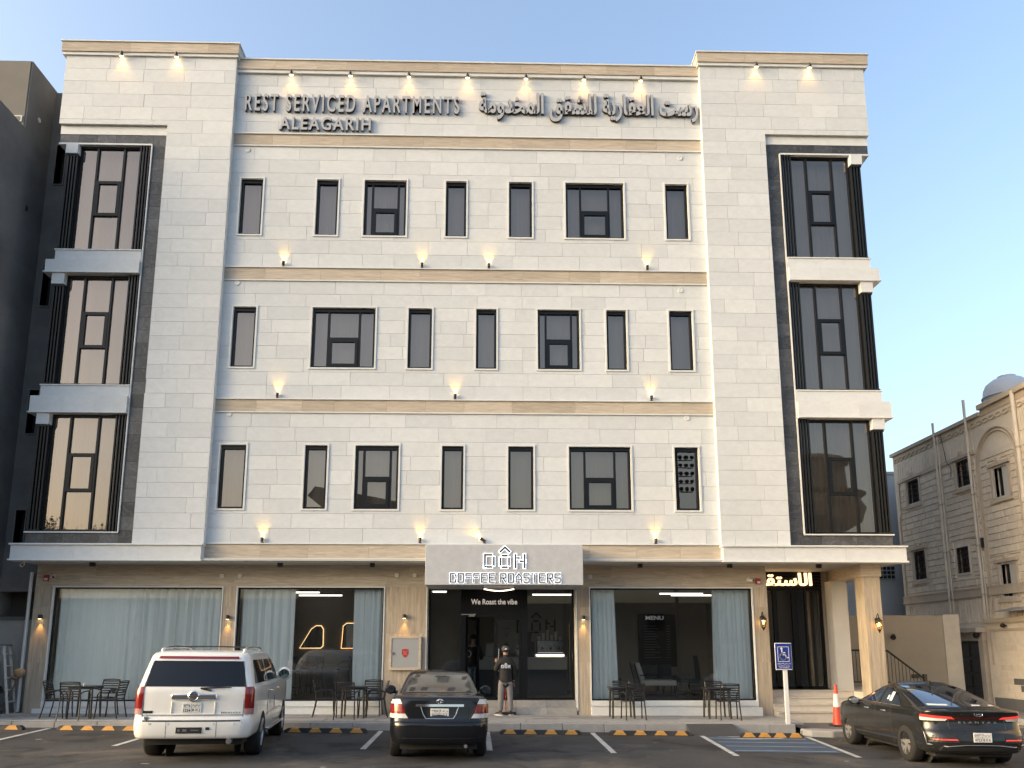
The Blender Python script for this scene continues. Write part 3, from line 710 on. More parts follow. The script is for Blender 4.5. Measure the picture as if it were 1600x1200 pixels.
add(m, 'emblem_mark', mat('pale_red_print', (.5,.28,.26), .5), o)

# ---- coffee shop sign box
YS = 19.90
sg = thing('coffee_sign', 'grey box sign reading DÔN COFFEE ROASTERS over the shop door', 'sign', (.28, YS+.4, 3.46), world_coords=True)
SIGNG = mat('grey_sign_panel', (.40,.42,.45), .6, var=.10, vscale=5, bump=.1, bscale=30)
m = MB(); m.box(-1.70, 2.255, YS, YG-.002, 3.462, 4.475); add(m, 'sign_box', SIGNG, sg, bevel=.01)
def SX(px): return -1.70 + (px-355)*.003426
def SZ(py): return 4.468 - (py-90)*.003367
def seg(m, p, q, t, y0, y1):
    p = Vector((p[0], 0, p[1])); q = Vector((q[0], 0, q[1])); d = q-p; L_ = d.length; d.normalize(); n = Vector((-d.z, 0, d.x))*t/2; e = d*t/2
    c = [p-e+n, q+e+n, q+e-n, p-e-n]
    m.prism([(v.x, v.z) for v in c][::-1], y0, y1)
logo = {'D': [[(790,255),(790,165),(838,165)], [(790,255),(838,255)], [(855,185),(855,240)]],
        'O': [[(918,171),(950,171)], [(918,257),(950,257)], [(903,190),(903,240)], [(966,190),(966,240)]],
        'caret': [[(903,140),(936,108),(969,140)]],
        'N': [[(1014,258),(1014,165)], [(1014,188),(1038,188)], [(1080,258),(1080,165)], [(1050,212),(1080,212)]]}
def stroke_letter(parent, name, lines, t, glow, conv, y, depth=.03, dark=BLACKPL, lit=None):
    m = MB(); g = MB()
    for ln in lines:
        pts = [conv(p) for p in ln]
        for i, (p, q) in enumerate(zip(pts, pts[1:])):
            e = .0006*i
            seg(m, p, q, t, y-depth-e, y-depth*.5); seg(g, p, q, t+2*glow, y-depth*.5+.001-e, y-.001)
    o = add(m, name, dark, parent)
    add(g, 'halo', lit or WHITEE, o)
for k, ln in logo.items(): stroke_letter(sg, 'letter', ln, .042, .022, lambda p: (SX(p[0]), SZ(p[1])), YS)
FONT = {'C': [[(1,1),(0,1),(0,0),(1,0)],[(1,1),(1,.72)],[(1,0),(1,.28)]], 'O': [[(0,0),(0,1),(1,1),(1,0),(0,0)]], 'F': [[(0,0),(0,1),(1,1)],[(0,.52),(.8,.52)]], 'E': [[(1,1),(0,1),(0,0),(1,0)],[(0,.52),(.8,.52)]],
        'R': [[(0,0),(0,1),(1,1),(1,.5),(0,.5)],[(.45,.5),(1,0)]], 'A': [[(0,0),(0,.6),(.5,1),(1,.6),(1,0)],[(0,.36),(1,.36)]], 'S': [[(1,.95),(1,1),(0,1),(0,.52),(1,.52),(1,0),(0,0),(0,.05)]], 'T': [[(0,1),(1,1)],[(.5,1),(.5,0)]]}
x = 540.0; W1 = 43.0
for ch in 'COFFEE ROASTERS':
    if ch == ' ': x += 26; continue
    stroke_letter(sg, 'letter', FONT[ch], .030, .011, lambda p, x=x: (SX(x+p[0]*W1*.86), SZ(368-p[1]*62)), YS, .025)
    x += W1 + 13.6
# curved light bar under the sign, door lettering
t = thing('light_bar', 'curved lit light bar hanging under the coffee sign', 'lamp', (.15, 20.5, 3.4), world_coords=True)
m = MB(); m.tube([(-.25+.8*i/8, 20.6, 3.415-.05*math.sin(math.pi*i/8)) for i in range(9)], .014, 8); add(m, 'tube', WARMW, t)
m = MB(); m.box(-.27,-.24,20.58,20.62,3.40,3.46); m.box(.54,.57,20.58,20.62,3.40,3.46); add(m, 'bracket', BLACKM, t)
t = thing('door_lettering', 'pale letters reading We Roast the vibe above the shop door', 'lettering', (.03, D-.03, 3.1), world_coords=True)
PALELET = mat('pale_letter', (.42,.40,.38), .5, emit=(1,.93,.85), es=.10)
for m in lay('We Roast the vibe', -.60, .66, 3.09, 3.235, D-.04, D-.021, .018, 'W'): add(m, 'letter', PALELET, t)
# reception sign in the porch
t = thing('reception_sign', 'glowing amber Arabic reception sign over the porch door', 'sign', (8.3, 22.9, 3.7), world_coords=True)
for m in lay(arabic('الاستقبال'), 7.15, 9.22, 3.58, 4.06, 22.84, 22.90, .022): add(m, 'letter', ORANGE_E, t)
# ================================================================ ground
def asphalt_mat():
    m = bpy.data.materials.new('worn_asphalt'); m.use_nodes = True; nt = m.node_tree; N = nt.nodes; L = nt.links; b = N['Principled BSDF']
    tc = N.new('ShaderNodeTexCoord')
    def noise(s, d=6, r=.65, dist=0):
        n = N.new('ShaderNodeTexNoise'); n.inputs['Scale'].default_value = s; n.inputs['Detail'].default_value = d; n.inputs['Roughness'].default_value = r; n.inputs['Distortion'].default_value = dist
        L.new(tc.outputs['Object'], n.inputs['Vector']); return n.outputs[0]
    def ramp(v, p0, c0, p1, c1):
        r = N.new('ShaderNodeValToRGB'); e = r.color_ramp.elements; e[0].position = p0; e[0].color = (*c0, 1); e[1].position = p1; e[1].color = (*c1, 1); L.new(v, r.inputs[0]); return r.outputs[0]
    base = ramp(noise(.55), .3, (.036,.037,.039), .7, (.066,.066,.066))
    def mixc(f, a, bcol):
        x = N.new('ShaderNodeMix'); x.data_type = 'RGBA'; L.new(f, x.inputs[0]); L.new(a, x.inputs[6])
        if isinstance(bcol, tuple): x.inputs[7].default_value = (*bcol, 1)
        else: L.new(bcol, x.inputs[7])
        return x.outputs[2]
    oil = ramp(noise(.75, 5, .6, 1.2), .53, (0,0,0), .62, (.85,.85,.85)); c = mixc(oil, base, (.022,.021,.021))
    dust = ramp(noise(.42, 7, .7, .4), .52, (0,0,0), .68, (.6,.6,.6)); c = mixc(dust, c, (.19,.155,.125))
    sp = ramp(noise(45, 3, .8), .56, (0,0,0), .72, (.6,.6,.6)); c = mixc(sp, c, (.17,.165,.16)); sp2 = ramp(noise(38, 3, .8, .5), .60, (0,0,0), .74, (.7,.7,.7)); c = mixc(sp2, c, (.03,.03,.03)); wh = ramp(noise(3.1, 2, .5), .745, (0,0,0), .76, (.8,.8,.8)); c = mixc(wh, c, (.30,.29,.28))
    L.new(c, b.inputs['Base Color']); b.inputs['Roughness'].default_value = .82; b.inputs['Specular IOR Level'].default_value = .3
    bp = N.new('ShaderNodeBump'); bp.inputs['Strength'].default_value = .35; bp.inputs['Distance'].default_value = .01; L.new(noise(120, 3), bp.inputs['Height']); L.new(bp.outputs[0], b.inputs['Normal'])
    return m
def gz(x): return road_z(max(-22, min(22, x)))
xs = [-400, -60, -22] + [-21+i*3.5 for i in range(13)] + [22, 60, 400]; ys = [-400, -60, 0, 12, 30, 60, 400]
m = MB(); m.add([(x, y, gz(x)) for y in ys for x in xs], [(j*len(xs)+i, j*len(xs)+i+1, (j+1)*len(xs)+i+1, (j+1)*len(xs)+i) for j in range(len(ys)-1) for i in range(len(xs)-1)])
struct(m, 'road', asphalt_mat())
LINEM = mat('white_line_paint', (.52,.52,.50), .7, var=.2, vscale=9, dirt=.8, dcol=(.14,.135,.13), dscale=4)
BLUEM = mat('faded_blue_paint', (.055,.085,.13), .75, var=.25, vscale=2.5, dirt=.8, dcol=(.06,.058,.056), dscale=3)
PALEBLUE = mat('pale_blue_line', (.24,.32,.42), .7, var=.25, vscale=8, dirt=.7, dcol=(.08,.08,.08), dscale=4)
def strip(p, q, w, lift=.006):
    p = Vector(p); q = Vector(q); d = (q-p).normalized(); n = Vector((-d.y, d.x))*w/2; vs = []; m = MB(); k = 10
    for i in range(k+1):
        c = p+(q-p)*i/k
        for s in (1, -1): v = c+n*s; vs.append((v.x, v.y, gz(v.x)+lift))
    return m.add(vs, [(2*i, 2*i+1, 2*i+3, 2*i+2) for i in range(k)])
rd = bpy.data.objects['road']
def on_road(mb, name, mt):
    o = link(name, mesh_from(mb, name, mt), rd); return o
for (p, q) in (((-9.75,15.6),(-10.12,19.05)), ((-7.2,15.9),(-7.4,19.05)), ((-2.45,15.7),(-2.57,19.05)), ((-.05,15.65),(-.12,19.05)), ((2.27,15.4),(2.31,19.05)), ((4.50,15.15),(4.76,18.9)), ((6.73,15.05),(7.12,18.55)), ((-12.4,15.4),(-12.6,19.0))):
    on_road(strip(p, q, .11), 'parking_line', LINEM)
m = MB(); m.add([(4.62,15.75,gz(4.6)+.004),(6.72,15.65,gz(6.7)+.004),(7.02,18.35,gz(7)+.004),(4.82,18.45,gz(4.8)+.004)], [(0,1,2,3)]); on_road(m, 'blue_bay', BLUEM)
for i in range(4):
    y = 15.9+i*.72; on_road(strip((4.72+i*.03, y+.05), (6.66+i*.08, y-.05), .09, .008), 'bay_stripe', PALEBLUE)
m = MB(); cxx, cyy = 5.6, 18.25; a = MB().tube([(cxx+.9*math.cos(t), cyy+.22*math.sin(t), gz(cxx)+.003) for t in [R(20+i*320/16) for i in range(17)]], .04, 4, flat=.2); on_road(a, 'bay_stripe', LINEM)
# pavement with kerb stones and paving tiles
KY = 19.25
m = MB(); m.add([(x, y, pave_z(x)-.012-(.03 if y < 19.5 else 0)) for y in (KY+.1, 19.6, 22.2) for x in (-40, -12.2, 7.39)], [(j*3+i, j*3+i+1, (j+1)*3+i+1, (j+1)*3+i) for j in range(2) for i in range(2)])
pv = struct(m, 'pavement', mat('pavement_bed', (.22,.215,.20), .9))
def on_pave(mb, name, mt, tone=None, bevel=0):
    o = link(name, mesh_from(mb, name, mt, None, None, tone), pv)
    if bevel: b = o.modifiers.new('bevel', 'BEVEL'); b.width = bevel; b.segments = 2
    return o
KERB = mat('kerb_concrete', (.30,.30,.295), .8, var=.12, vscale=5, bump=.2, bscale=50, dirt=.3, dscale=2)
x = -16.0
while x < 7.1:
    w = .98; x1 = min(x+w, 7.15); z = pave_z(x)
    m = MB(); m.box(x+.004, x1-.004, KY, KY+.16, gz(x)-.1, z-.035); on_pave(m, 'kerb_stone', KERB, bevel=.012); x += w
# pale front strip, then paving laid in staggered two-tone strips
x = -16.0
while x < 7.38:
    x1 = min(x+1.2, 7.385); z = pave_z(x+.6)
    m = MB(); m.box(x+.003, x1-.003, KY+.162, KY+.80, z-.06, z-.004); on_pave(m, 'paving_slab', PAVE, .85+random.uniform(-.1,.12)); x += 1.2
rowy = KY+.803; r = 0
while rowy < 21.38:
    h = .30; x = -14.0 - (.3 if r % 2 else 0)
    while x < 7.38:
        x1 = min(x+.60, 7.385); z = pave_z((x+x1)/2); y1 = min(rowy+h, 21.40)
        t = random.choice((.1,.35,.6,.75,.8,.9))
        if x1 > -12.6: m = MB(); m.box(x+.002, x1-.002, rowy+.002, y1-.002, z-.05, z-.002); on_pave(m, 'paving_tile', PAVE, t)
        x += .60
    rowy += h; r += 1
# side ramp, apron at the porch
m = MB(); m.prism([(18.55, gz(5)+.002), (KY-.003, gz(5)+.002), (KY-.003, pave_z(5)-.03)], 4.55, 5.65, 'x'); single(m, 'kerb_ramp', mat('dark_rubber_ramp', (.055,.055,.057), .8, var=.1, bump=.3, bscale=60), 'dark wedge ramp from the parking bay up to the kerb', 'ramp', (5.1, 18.9, 0))
m = MB(); n = 24
APR = mat('worn_concrete_apron', (.115,.11,.105), .85, var=.2, vscale=2, bump=.2, bscale=60, dirt=.4, dscale=1.5)
m = MB(); m.prism([(7.17,19.0),(7.6,18.6),(8.4,18.75),(13.2,19.6),(13.2,26),(7.395,26),(7.395,19.3)], -.2, .02, 'z'); o = struct(m, 'porch_apron', APR); 
# broken kerb end
m = MB(); m.prism([(7.18,19.1),(7.25,18.6),(7.7,18.45),(8.35,18.62),(8.5,18.85),(7.9,18.95),(7.5,19.15)], -.1, .065, 'z'); o = on_pave(m, 'kerb_end', KERB, bevel=.03)
# street side of the house: kerb and pavement
m = MB(); m.box(14.25, 16.0, 10, 60, -.25, .05); struct(m, 'side_pavement', mat('side_paving', (.24,.22,.20), .85, var=.15, vscale=3, dirt=.4))
sp_ = bpy.data.objects['side_pavement']
for i in range(24):
    m = MB(); m.box(14.05, 14.249, 12+i*1.0+.004, 13+i*1.0-.004, -.25, .055); o = link('kerb_stone', mesh_from(m, 'kerb_stone', KERB), sp_)
# rubber wheel stops
RUB = mat('black_rubber', (.02,.02,.021), .75, bump=.2, bscale=70, dirt=.4, dcol=(.1,.09,.08), dscale=3); YEL = mat('amber_reflector', (.52,.26,.05), .55, var=.15, vscale=8)
def wheel_stop(x0, x1, y, label):
    xc = (x0+x1)/2
    t = thing('wheel_stop', label, 'wheel stop', (xc, y, gz(xc)+.002), (0, .0103, 0), group='rubber wheel stops along the kerb')
    L_ = (x1-x0)/2
    m = MB(); prof = [(-.075,0),(-.055,.085),(-.04,.10),(.04,.10),(.055,.085),(.075,0)]
    n = len(prof); vs = [(-L_, p[0], p[1]) for p in prof] + [(-L_+.06, p[0]*.98, p[1]*1.0) for p in prof] + [(L_-.06, p[0]*.98, p[1]) for p in prof] + [(L_, p[0], p[1]) for p in prof]
    vs[1:5] = [(-L_, p[0], p[1]*.6) for p in prof[1:5]]; vs[19:23] = [(L_, p[0], p[1]*.6) for p in prof[1:5]]
    fs = [(k*n+i, k*n+i+1, (k+1)*n+i+1, (k+1)*n+i) for k in range(3) for i in range(n-1)] + [tuple(range(n-1,-1,-1)), tuple(range(3*n, 4*n))]
    m.add(vs, [f[::-1] if len(f) == 4 else f for f in fs]); add(m, 'body', RUB, t)
    for i in range(4):
        c = -L_+L_*2*(i+.5)/4
        m = MB(); m.add([(c-.15,-.0755,.012),(c+.15,-.0755,.012),(c+.085,-.0585,.086),(c-.085,-.0585,.086),(c+.075,-.042,.1015),(c-.075,-.042,.1015),(c+.075,.042,.1015),(c-.075,.042,.1015)], [(0,1,2,3),(3,2,4,5),(5,4,6,7)])
        add(m, 'reflector', YEL, t)
wheel_stop(-12.35, -10.5, 18.7, 'black and amber wheel stop beside the end pillar and ladder')
wheel_stop(-9.75, -7.9, 18.7, 'black and amber wheel stop in front of the table by the curtained window')
wheel_stop(-7.2, -5.35, 18.68, 'black and amber wheel stop mostly hidden by the white car')
wheel_stop(-4.66, -2.82, 18.62, 'black and amber wheel stop between the white car and the black sedan')
wheel_stop(.16, 2.01, 18.62, 'black and amber wheel stop in front of the door steps')
wheel_stop(2.64, 4.5, 18.62, 'black and amber wheel stop in front of the lounge window')
wheel_stop(5.55, 6.95, 18.35, 'black and amber wheel stop in the blue disabled bay')
# sign post for the disabled bay
px, py = 7.0, 19.33; zb = pave_z(px)-.04
t = thing('disabled_parking_sign', 'blue wheelchair parking sign on a white post at the kerb', 'sign', (px, py, zb), world_coords=True)
WHP = mat('white_painted_steel', (.66,.66,.66), .45); BLUES = mat('blue_sign_sheet', (.012,.028,.20), .4); WHS = mat('white_sign_print', (.62,.66,.75), .5)
m = MB(); m.box(px-.045, px+.045, py-.03, py+.03, zb-.05, 1.48); add(m, 'post', WHP, t)
m = MB(); m.box(px-.205-.03, px+.20-.03, py-.05, py-.032, 1.40, 2.035); pl = add(m, 'plate', WHS, t, bevel=.01)
m = MB(); m.box(px-.222, px+.157, py-.053, py-.0505, 1.422, 2.02); add(m, 'blue_face', BLUES, pl)
u0, v0, u = px-.035, 1.77, .0165; yy = py-.0555
m = MB()
def W_(p, q, t_): seg(m, (u0+p[0]*u, v0+p[1]*u), (u0+q[0]*u, v0+q[1]*u), t_*u, yy, yy+.002)
for p, q in (((-8,-10.5),(8,-10.5)),((-8,10.5),(8,10.5)),((-8,-10.5),(-8,10.5)),((8,-10.5),(8,10.5))): W_(p, q, .7)
ring = [(-.5+4.6*math.cos(R(a)), -3.5+4.6*math.sin(R(a))) for a in range(105, 375, 18)]
for p, q in zip(ring, ring[1:]): W_(p, q, 1.3)
W_((-2.2,6),(-1.6,-.5),1.8); W_((-1.6,-.5),(2.4,-.8),1.8); W_((2.4,-.8),(5,-5.6),1.8); W_((5,-5.6),(6.6,-4.8),1.6); W_((-1.9,2.2),(2,2),1.4)
m.add(*[(lambda c: ([(c[0]+.028*math.cos(k*.7), yy, c[1]+.028*math.sin(k*.7)) for k in range(9)], [tuple(range(9))]))((u0-2.4*u, v0+8*u))][0])
add(m, 'wheelchair_symbol', WHS, pl)
for txt, a, b, c, d in (('Special for people', -.17, .11, 1.483, 1.505), ('with disabilities', -.15, .09, 1.443, 1.465)):
    q = MB()
    for g in lay(txt, px+a, px+b, c, d, yy, yy+.002, .01, 'l'): q.add(g.v, g.f)
    add(q, 'print', WHS, pl)
q = MB()
for g in lay(arabic('خاص لذوي الاحتياجات'), px-.2, px+.135, 1.52, 1.565, yy, yy+.002, .01): q.add(g.v, g.f)
add(q, 'print', WHS, pl)
# traffic cone
cx_, cy_ = 8.52, 20.1
t = thing('traffic_cone', 'orange red traffic cone with a white collar in front of the porch steps', 'cone', (cx_, cy_, .022), world_coords=True)
m = MB(); m.box(cx_-.17, cx_+.17, cy_-.17, cy_+.17, .023, .06); add(m, 'base', RUB, t, bevel=.01)
CONE = mat('cone_orange', (.55,.06,.03), .5, var=.1); CONEW = mat('cone_white', (.62,.62,.60), .5)
prof = lambda z: .125-(z-.06)*.095
m = MB(); m.lathe([(prof(.06),.061),(prof(.48),.48)], (cx_,cy_,0), 24); add(m, 'body', CONE, t, smooth=40)
m = MB(); m.lathe([(prof(.48)+.002,.481),(prof(.80)+.002,.80)], (cx_,cy_,0), 24); add(m, 'collar', CONEW, t, smooth=40)
m = MB(); m.lathe([(prof(.80),.801),(.035,1.02),(.02,1.025)], (cx_,cy_,0), 24); add(m, 'tip', CONE, t, smooth=40)
# ================================================================ terrace tables and chairs
CHM = mat('black_powder_coat', (.014,.014,.015), .45)
def make_chair():
    t = thing('terrace_chair', '', 'chair')
    for s in (-1, 1):
        m = MB(); m.tube([(s*.245,-.29,0),(s*.235,-.235,.25),(s*.228,-.205,.45),(s*.222,-.235,.62),(s*.218,-.30,.86)], .016, 7); add(m, 'leg', CHM, t, smooth=50)
        m = MB(); m.tube([(s*.262,.24,0),(s*.258,.215,.22),(s*.25,.21,.44),(s*.262,.20,.55),(s*.268,.15,.63),(s*.265,.05,.655),(s*.25,-.10,.645),(s*.226,-.232,.60)], .016, 7); add(m, 'leg', CHM, t, smooth=50)
        m = MB(); m.tube([(s*.248,.205,.435),(s*.228,-.205,.435)], .011, 6); add(m, 'side_rail', CHM, t)
    m = MB(); m.tube([(-.218,-.30,.86),(0,-.325,.872),(.218,-.30,.86)], .013, 7); add(m, 'top_rail', CHM, t)
    for k in range(6):
        z = .52+k*.058; y = -.213-(z-.5)*.24
        m = MB(); m.box(-.222, .222, y-.006, y+.004, z, z+.034); add(m, 'back_slat', CHM, t)
    for k in range(7):
        y = -.19+k*.062; m = MB(); m.box(-.238, .238, y, y+.044, .438, .450); add(m, 'seat_slat', CHM, t)
    return t
def make_table():
    t = thing('terrace_table', '', 'table')
    m = MB(); m.box(-.33, .33, -.33, .33, .725, .748); add(m, 'table_top', CHM, t, bevel=.008)
    m = MB(); m.box(-.29,.29,-.29,-.26,.68,.724); m.box(-.29,.29,.26,.29,.68,.724); m.box(-.29,-.26,-.26,.26,.68,.724); m.box(.26,.29,-.26,.26,.68,.724); add(m, 'apron', CHM, t)
    for sx in (-1, 1):
        for sy in (-1, 1):
            m = MB(); m.tube([(sx*.25,sy*.25,.69),(sx*.27,sy*.27,0)], .024, 8); add(m, 'leg', CHM, t)
    return t
_ch = make_chair(); _tb = make_table(); _n = [0, 0]
def put(kind, x, y, rz, label):
    src = (_ch, _tb)[kind]; o = src if _n[kind] == 0 else copy_tree(src); _n[kind] += 1
    o.location = (x, y, pave_z(x)-.002); o.rotation_euler = (0, 0, R(rz)); o['label'] = label
    o['group'] = ('black slatted terrace chairs', 'square black terrace tables')[kind]
# facing: 0 = occupant looks at the shop, 90 = looks left, -90 = looks right, 180 = looks at the street
put(1, -9.83, 19.98, 4, 'square black table in front of the fully curtained window')
put(0, -10.44, 19.95, -86, 'slatted black chair at the curtained window table, turned toward the white car')
put(0, -9.80, 19.42, 3, 'slatted black chair with its back to the street at the curtained window table')
put(0, -9.70, 20.62, 172, 'slatted black chair facing the street, behind the curtained window table')
put(0, -9.22, 20.0, 88, 'slatted black chair beside the white car, turned toward the ladder end')
put(1, -3.42, 20.35, 2, 'square black table in front of the cafe window with mirrors')
put(0, -4.20, 20.62, -80, 'slatted black chair beside the white car mirror, turned toward the black sedan')
put(0, -3.55, 19.93, 2, 'slatted black chair with its back to the street, between white car and black sedan')
put(0, -3.10, 20.95, 178, 'slatted black chair facing the street behind the table between the two cars')
put(0, -2.92, 20.55, 100, 'slatted black chair below the fire cabinet, turned toward the white car')
put(1, 3.25, 20.55, 0, 'square black table in front of the lounge window, doorway side')
put(0, 3.47, 20.12, 3, 'slatted black chair with its back to the street, lounge window doorway side')
put(0, 3.34, 21.05, 176, 'slatted black chair turned to the table, lounge window doorway side, near the plinth')
put(1, 5.66, 20.55, 0, 'square black table in front of the lounge window, beside the wheelchair sign')
put(0, 5.82, 20.12, -4, 'slatted black chair with its back to the street, beside the wheelchair sign')
put(0, 5.78, 21.02, 176, 'slatted black chair facing the street at the lounge table beside the wheelchair sign')
for x, y, lb in ((-9.82, 19.85, 'small white cup on the table by the curtained window'), (5.78, 20.48, 'small white cup on the table by the wheelchair sign')):
    z = pave_z(x)+.748; m = MB(); m.lathe([(.022,z),(.034,z+.07),(.030,z+.07),(.018,z+.01)], (x,y,0), 14); single(m, 'cup', mat('white_ceramic', (.65,.65,.63), .3), lb, 'cup', (x,y,z), smooth=40)

# ================================================================ people
def skin_obj(name, verts, edges, radii, mt, parent, roots=(0,), sub=2, loc=None):
    me = bpy.data.meshes.new(name); me.from_pydata([Vector(v) for v in verts], edges, [])
    me.materials.append(mt)
    o = link(name, me, parent)
    sm = o.modifiers.new('skin', 'SKIN'); sm.use_smooth_shade = True; sm.branch_smoothing = .6
    lay_ = me.skin_vertices[0] if len(me.skin_vertices) else None
    if lay_ is None:
        bm = bmesh.new(); bm.from_mesh(me); bm.verts.layers.skin.verify(); bm.to_mesh(me); bm.free(); lay_ = me.skin_vertices[0]
    for i, r in enumerate(radii):
        lay_.data[i].radius = r if isinstance(r, tuple) else (r, r); lay_.data[i].use_root = i in roots
    ss = o.modifiers.new('subdivision', 'SUBSURF'); ss.levels = sub; ss.render_levels = sub
    return o
SKINM = mat('skin', (.34,.20,.14), .55); BLKCL = mat('black_cloth', (.013,.013,.014), .85, bump=.2, bscale=25); GREYCL = mat('grey_trouser_cloth', (.17,.165,.17), .9, var=.1, vscale=14, bump=.2, bscale=30)
HAIR = mat('dark_hair', (.012,.009,.008), .7)
def chain(V, E, Rr, start, pts, rads):
    prev = start
    for p, r in zip(pts, rads):
        V.append(p); Rr.append(r); i = len(V)-1
        if prev is not None: E.append((prev, i))
        prev = i
    return prev
def hand_fingers(V, E, Rr, roots, wrist, palm_dir, side, spread):
    """palm plus five separate fingers; palm_dir = direction fingers point, side = direction of the thumb"""
    w = Vector(wrist); d = Vector(palm_dir).normalized(); s = Vector(side).normalized(); n = d.cross(s).normalized()
    for k, (off, ln) in enumerate(((-.030,.066),(-.010,.078),(.010,.074),(.028,.058))):
        b = w + d*.085 - s*off*-1.0*(-1) ; b = w + d*.085 + s*(-off)
        pts = [w + d*.03 + s*(-off*.7), b, b + d*ln*.5 + n*.012, b + d*ln*.85 + n*.032]
        roots.append(len(V)); chain(V, E, Rr, None, pts, (.013, .011, .0095, .008))
    roots.append(len(V)); chain(V, E, Rr, None, [w + d*.02 + s*.015, w + d*.045 + s*.045, w + d*.085 + s*.06 + n*.015], (.014, .012, .009))
# staff member seen from behind, right hand by the side, left hand raised
PX, PY = .33, 21.10; PZ = pave_z(PX)-.002
pt = thing('person', 'person in a black lettered jacket and grey trousers standing at the door steps, back turned', 'person', (PX, PY, PZ), (0, 0, R(4)))
V = []; E_ = []; RR = []; roots = [0]
V.append((0,0,.90)); RR.append((.13,.10))
sp1 = chain(V, E_, RR, 0, [(0,.0,1.08),(0,.01,1.26),(0,.0,1.38)], [(.125,.095),(.15,.105),(.13,.09)])
nk = chain(V, E_, RR, sp1, [(0,.01,1.46),(0,.03,1.53)], [(.055,.055),(.055,.055)])
hd = chain(V, E_, RR, nk, [(0,.045,1.59),(0,.05,1.66),(0,.045,1.715)], [(.068,.075),(.078,.088),(.05,.055)])
la = chain(V, E_, RR, sp1, [(-.17,0,1.37),(-.235,.04,1.14),(-.235,.20,1.26),(-.225,.22,1.30)], [.065,.048,.036,.028])
ra = chain(V, E_, RR, sp1, [(.17,0,1.37),(.23,.02,1.12),(.225,.09,.90),(.222,.10,.85)], [.065,.048,.036,.028])
ll = chain(V, E_, RR, 0, [(-.095,.0,.84),(-.115,.02,.48),(-.135,-.01,.10)], [.085,.058,.042])
rl = chain(V, E_, RR, 0, [(.095,.0,.84),(.125,.02,.48),(.13,-.01,.10)], [.085,.058,.042])
hand_fingers(V, E_, RR, roots, (-.225,.22,1.30), (.02,.05,1), (1,0,0), 1)
hand_fingers(V, E_, RR, roots, (.222,.10,.85), (0,.15,-1), (-.3,1,0), 1)
skin_obj('body', V, E_, RR, SKINM, pt, roots)
# jacket
V = []; E_ = []; RR = []
V.append((0,0,.68)); RR.append((.175,.135))
c1 = chain(V, E_, RR, 0, [(0,-.005,.90),(0,0,1.10),(0,.005,1.27),(0,0,1.40)], [(.17,.13),(.165,.125),(.18,.125),(.13,.10)])
chain(V, E_, RR, c1, [(0,.015,1.48),(0,.025,1.54)], [(.075,.075),(.07,.07)])
chain(V, E_, RR, c1, [(-.18,0,1.375),(-.245,.035,1.13),(-.24,.18,1.24),(-.236,.20,1.265)], [.085,.068,.055,.05])
chain(V, E_, RR, c1, [(.18,0,1.375),(.24,.015,1.12),(.23,.085,.91),(.228,.09,.885)], [.085,.068,.055,.05])
jk = skin_obj('jacket', V, E_, RR, BLKCL, pt)
V = []; E_ = []; RR = []
V.append((0,0,.92)); RR.append((.14,.11))
for s in (-1, 1): chain(V, E_, RR, 0, [(s*.095,0,.80),(s*.118,.02,.48),(s*.135,-.005,.09)], [(.10,.105),(.08,.085),(.066,.07)])
skin_obj('trousers', V, E_, RR, GREYCL, pt)
SHOE = mat('dark_shoe', (.02,.02,.022), .6); SOLE = mat('white_sole', (.6,.6,.58), .6)
for s in (-1, 1):
    yaw = R(-28*s if s > 0 else 55)
    M = Matrix.Translation((s*.135, 0, 0)) @ Matrix.Rotation(yaw, 4, 'Z')
    m = MB(); m.grid(lambda u, v: (( .048-.012*abs(u-.35))*math.cos(math.pi*v)*(1 if u < .95 else .5), -.09+.27*u, .028+ (.085-.055*max(0,u-.3)/.7)*math.sin(math.pi*v)*min(1, .5+u*3)*(1 if u < .95 else .4)), 10, 8); m.xf(M); sh = add(m, 'shoe', SHOE, pt, smooth=60)
    m = MB(); m.prism([(.05*math.cos(a)*(1.0 if math.sin(a) < 0 else .95), .045+.14*math.sin(a)) for a in [2*math.pi*k/16 for k in range(16)]], .0, .03, 'z'); m.xf(M); add(m, 'sole', SOLE, sh)
m = MB(); m.ball((0,.045,1.655), .09, .10, .082, 16, 10); add(m, 'hair', HAIR, pt, smooth=60)
CAPM = mat('charcoal_cap_cloth', (.06,.06,.065), .85)
m = MB(); m.lathe([(.098,1.645),(.10,1.69),(.085,1.735),(.05,1.76),(.012,1.766)], (0,.045,0), 18); m.grid(lambda u, v: (-.08+.16*u, .12+.10*v*math.sin(math.pi*u), 1.665-.02*v+.012*math.sin(math.pi*u)), 8, 4); cp = add(m, 'cap', CAPM, pt, smooth=50)
m = MB(); m.prism([(-.03,1.665),(.03,1.665),(.03,1.685),(.012,1.70),(-.012,1.70),(-.03,1.685)], -.062, -.058); add(m, 'cap_mark', WHS, cp)
for i, (k, ln) in enumerate(logo.items()):
    m = MB()
    for l_ in ln:
        for p, q in zip(l_, l_[1:]): seg(m, ((p[0]-938)*.00072, 1.235+(210-p[1])*.00075), ((q[0]-938)*.00072, 1.235+(210-q[1])*.00075), .017, -.172, -.085)
    add(m, 'jacket_letter', WHS, jk)
# brush leaning on the step
m = MB(); m.tube([(.345, 21.31, pave_z(0)+.06), (.325, 21.22, pave_z(0)+.95)], .013, 8)
t = thing('floor_brush', 'red handled floor brush standing against the door step', 'brush', (.34, 21.3, pave_z(0)), world_coords=True)
add(m, 'handle', mat('red_handle', (.45,.03,.02), .45), t)
m = MB(); m.box(.26, .60, 21.27, 21.33, pave_z(0)-.002, pave_z(0)+.07); add(m, 'brush_head', mat('dark_bristle', (.03,.03,.03), .9), t, bevel=.01)
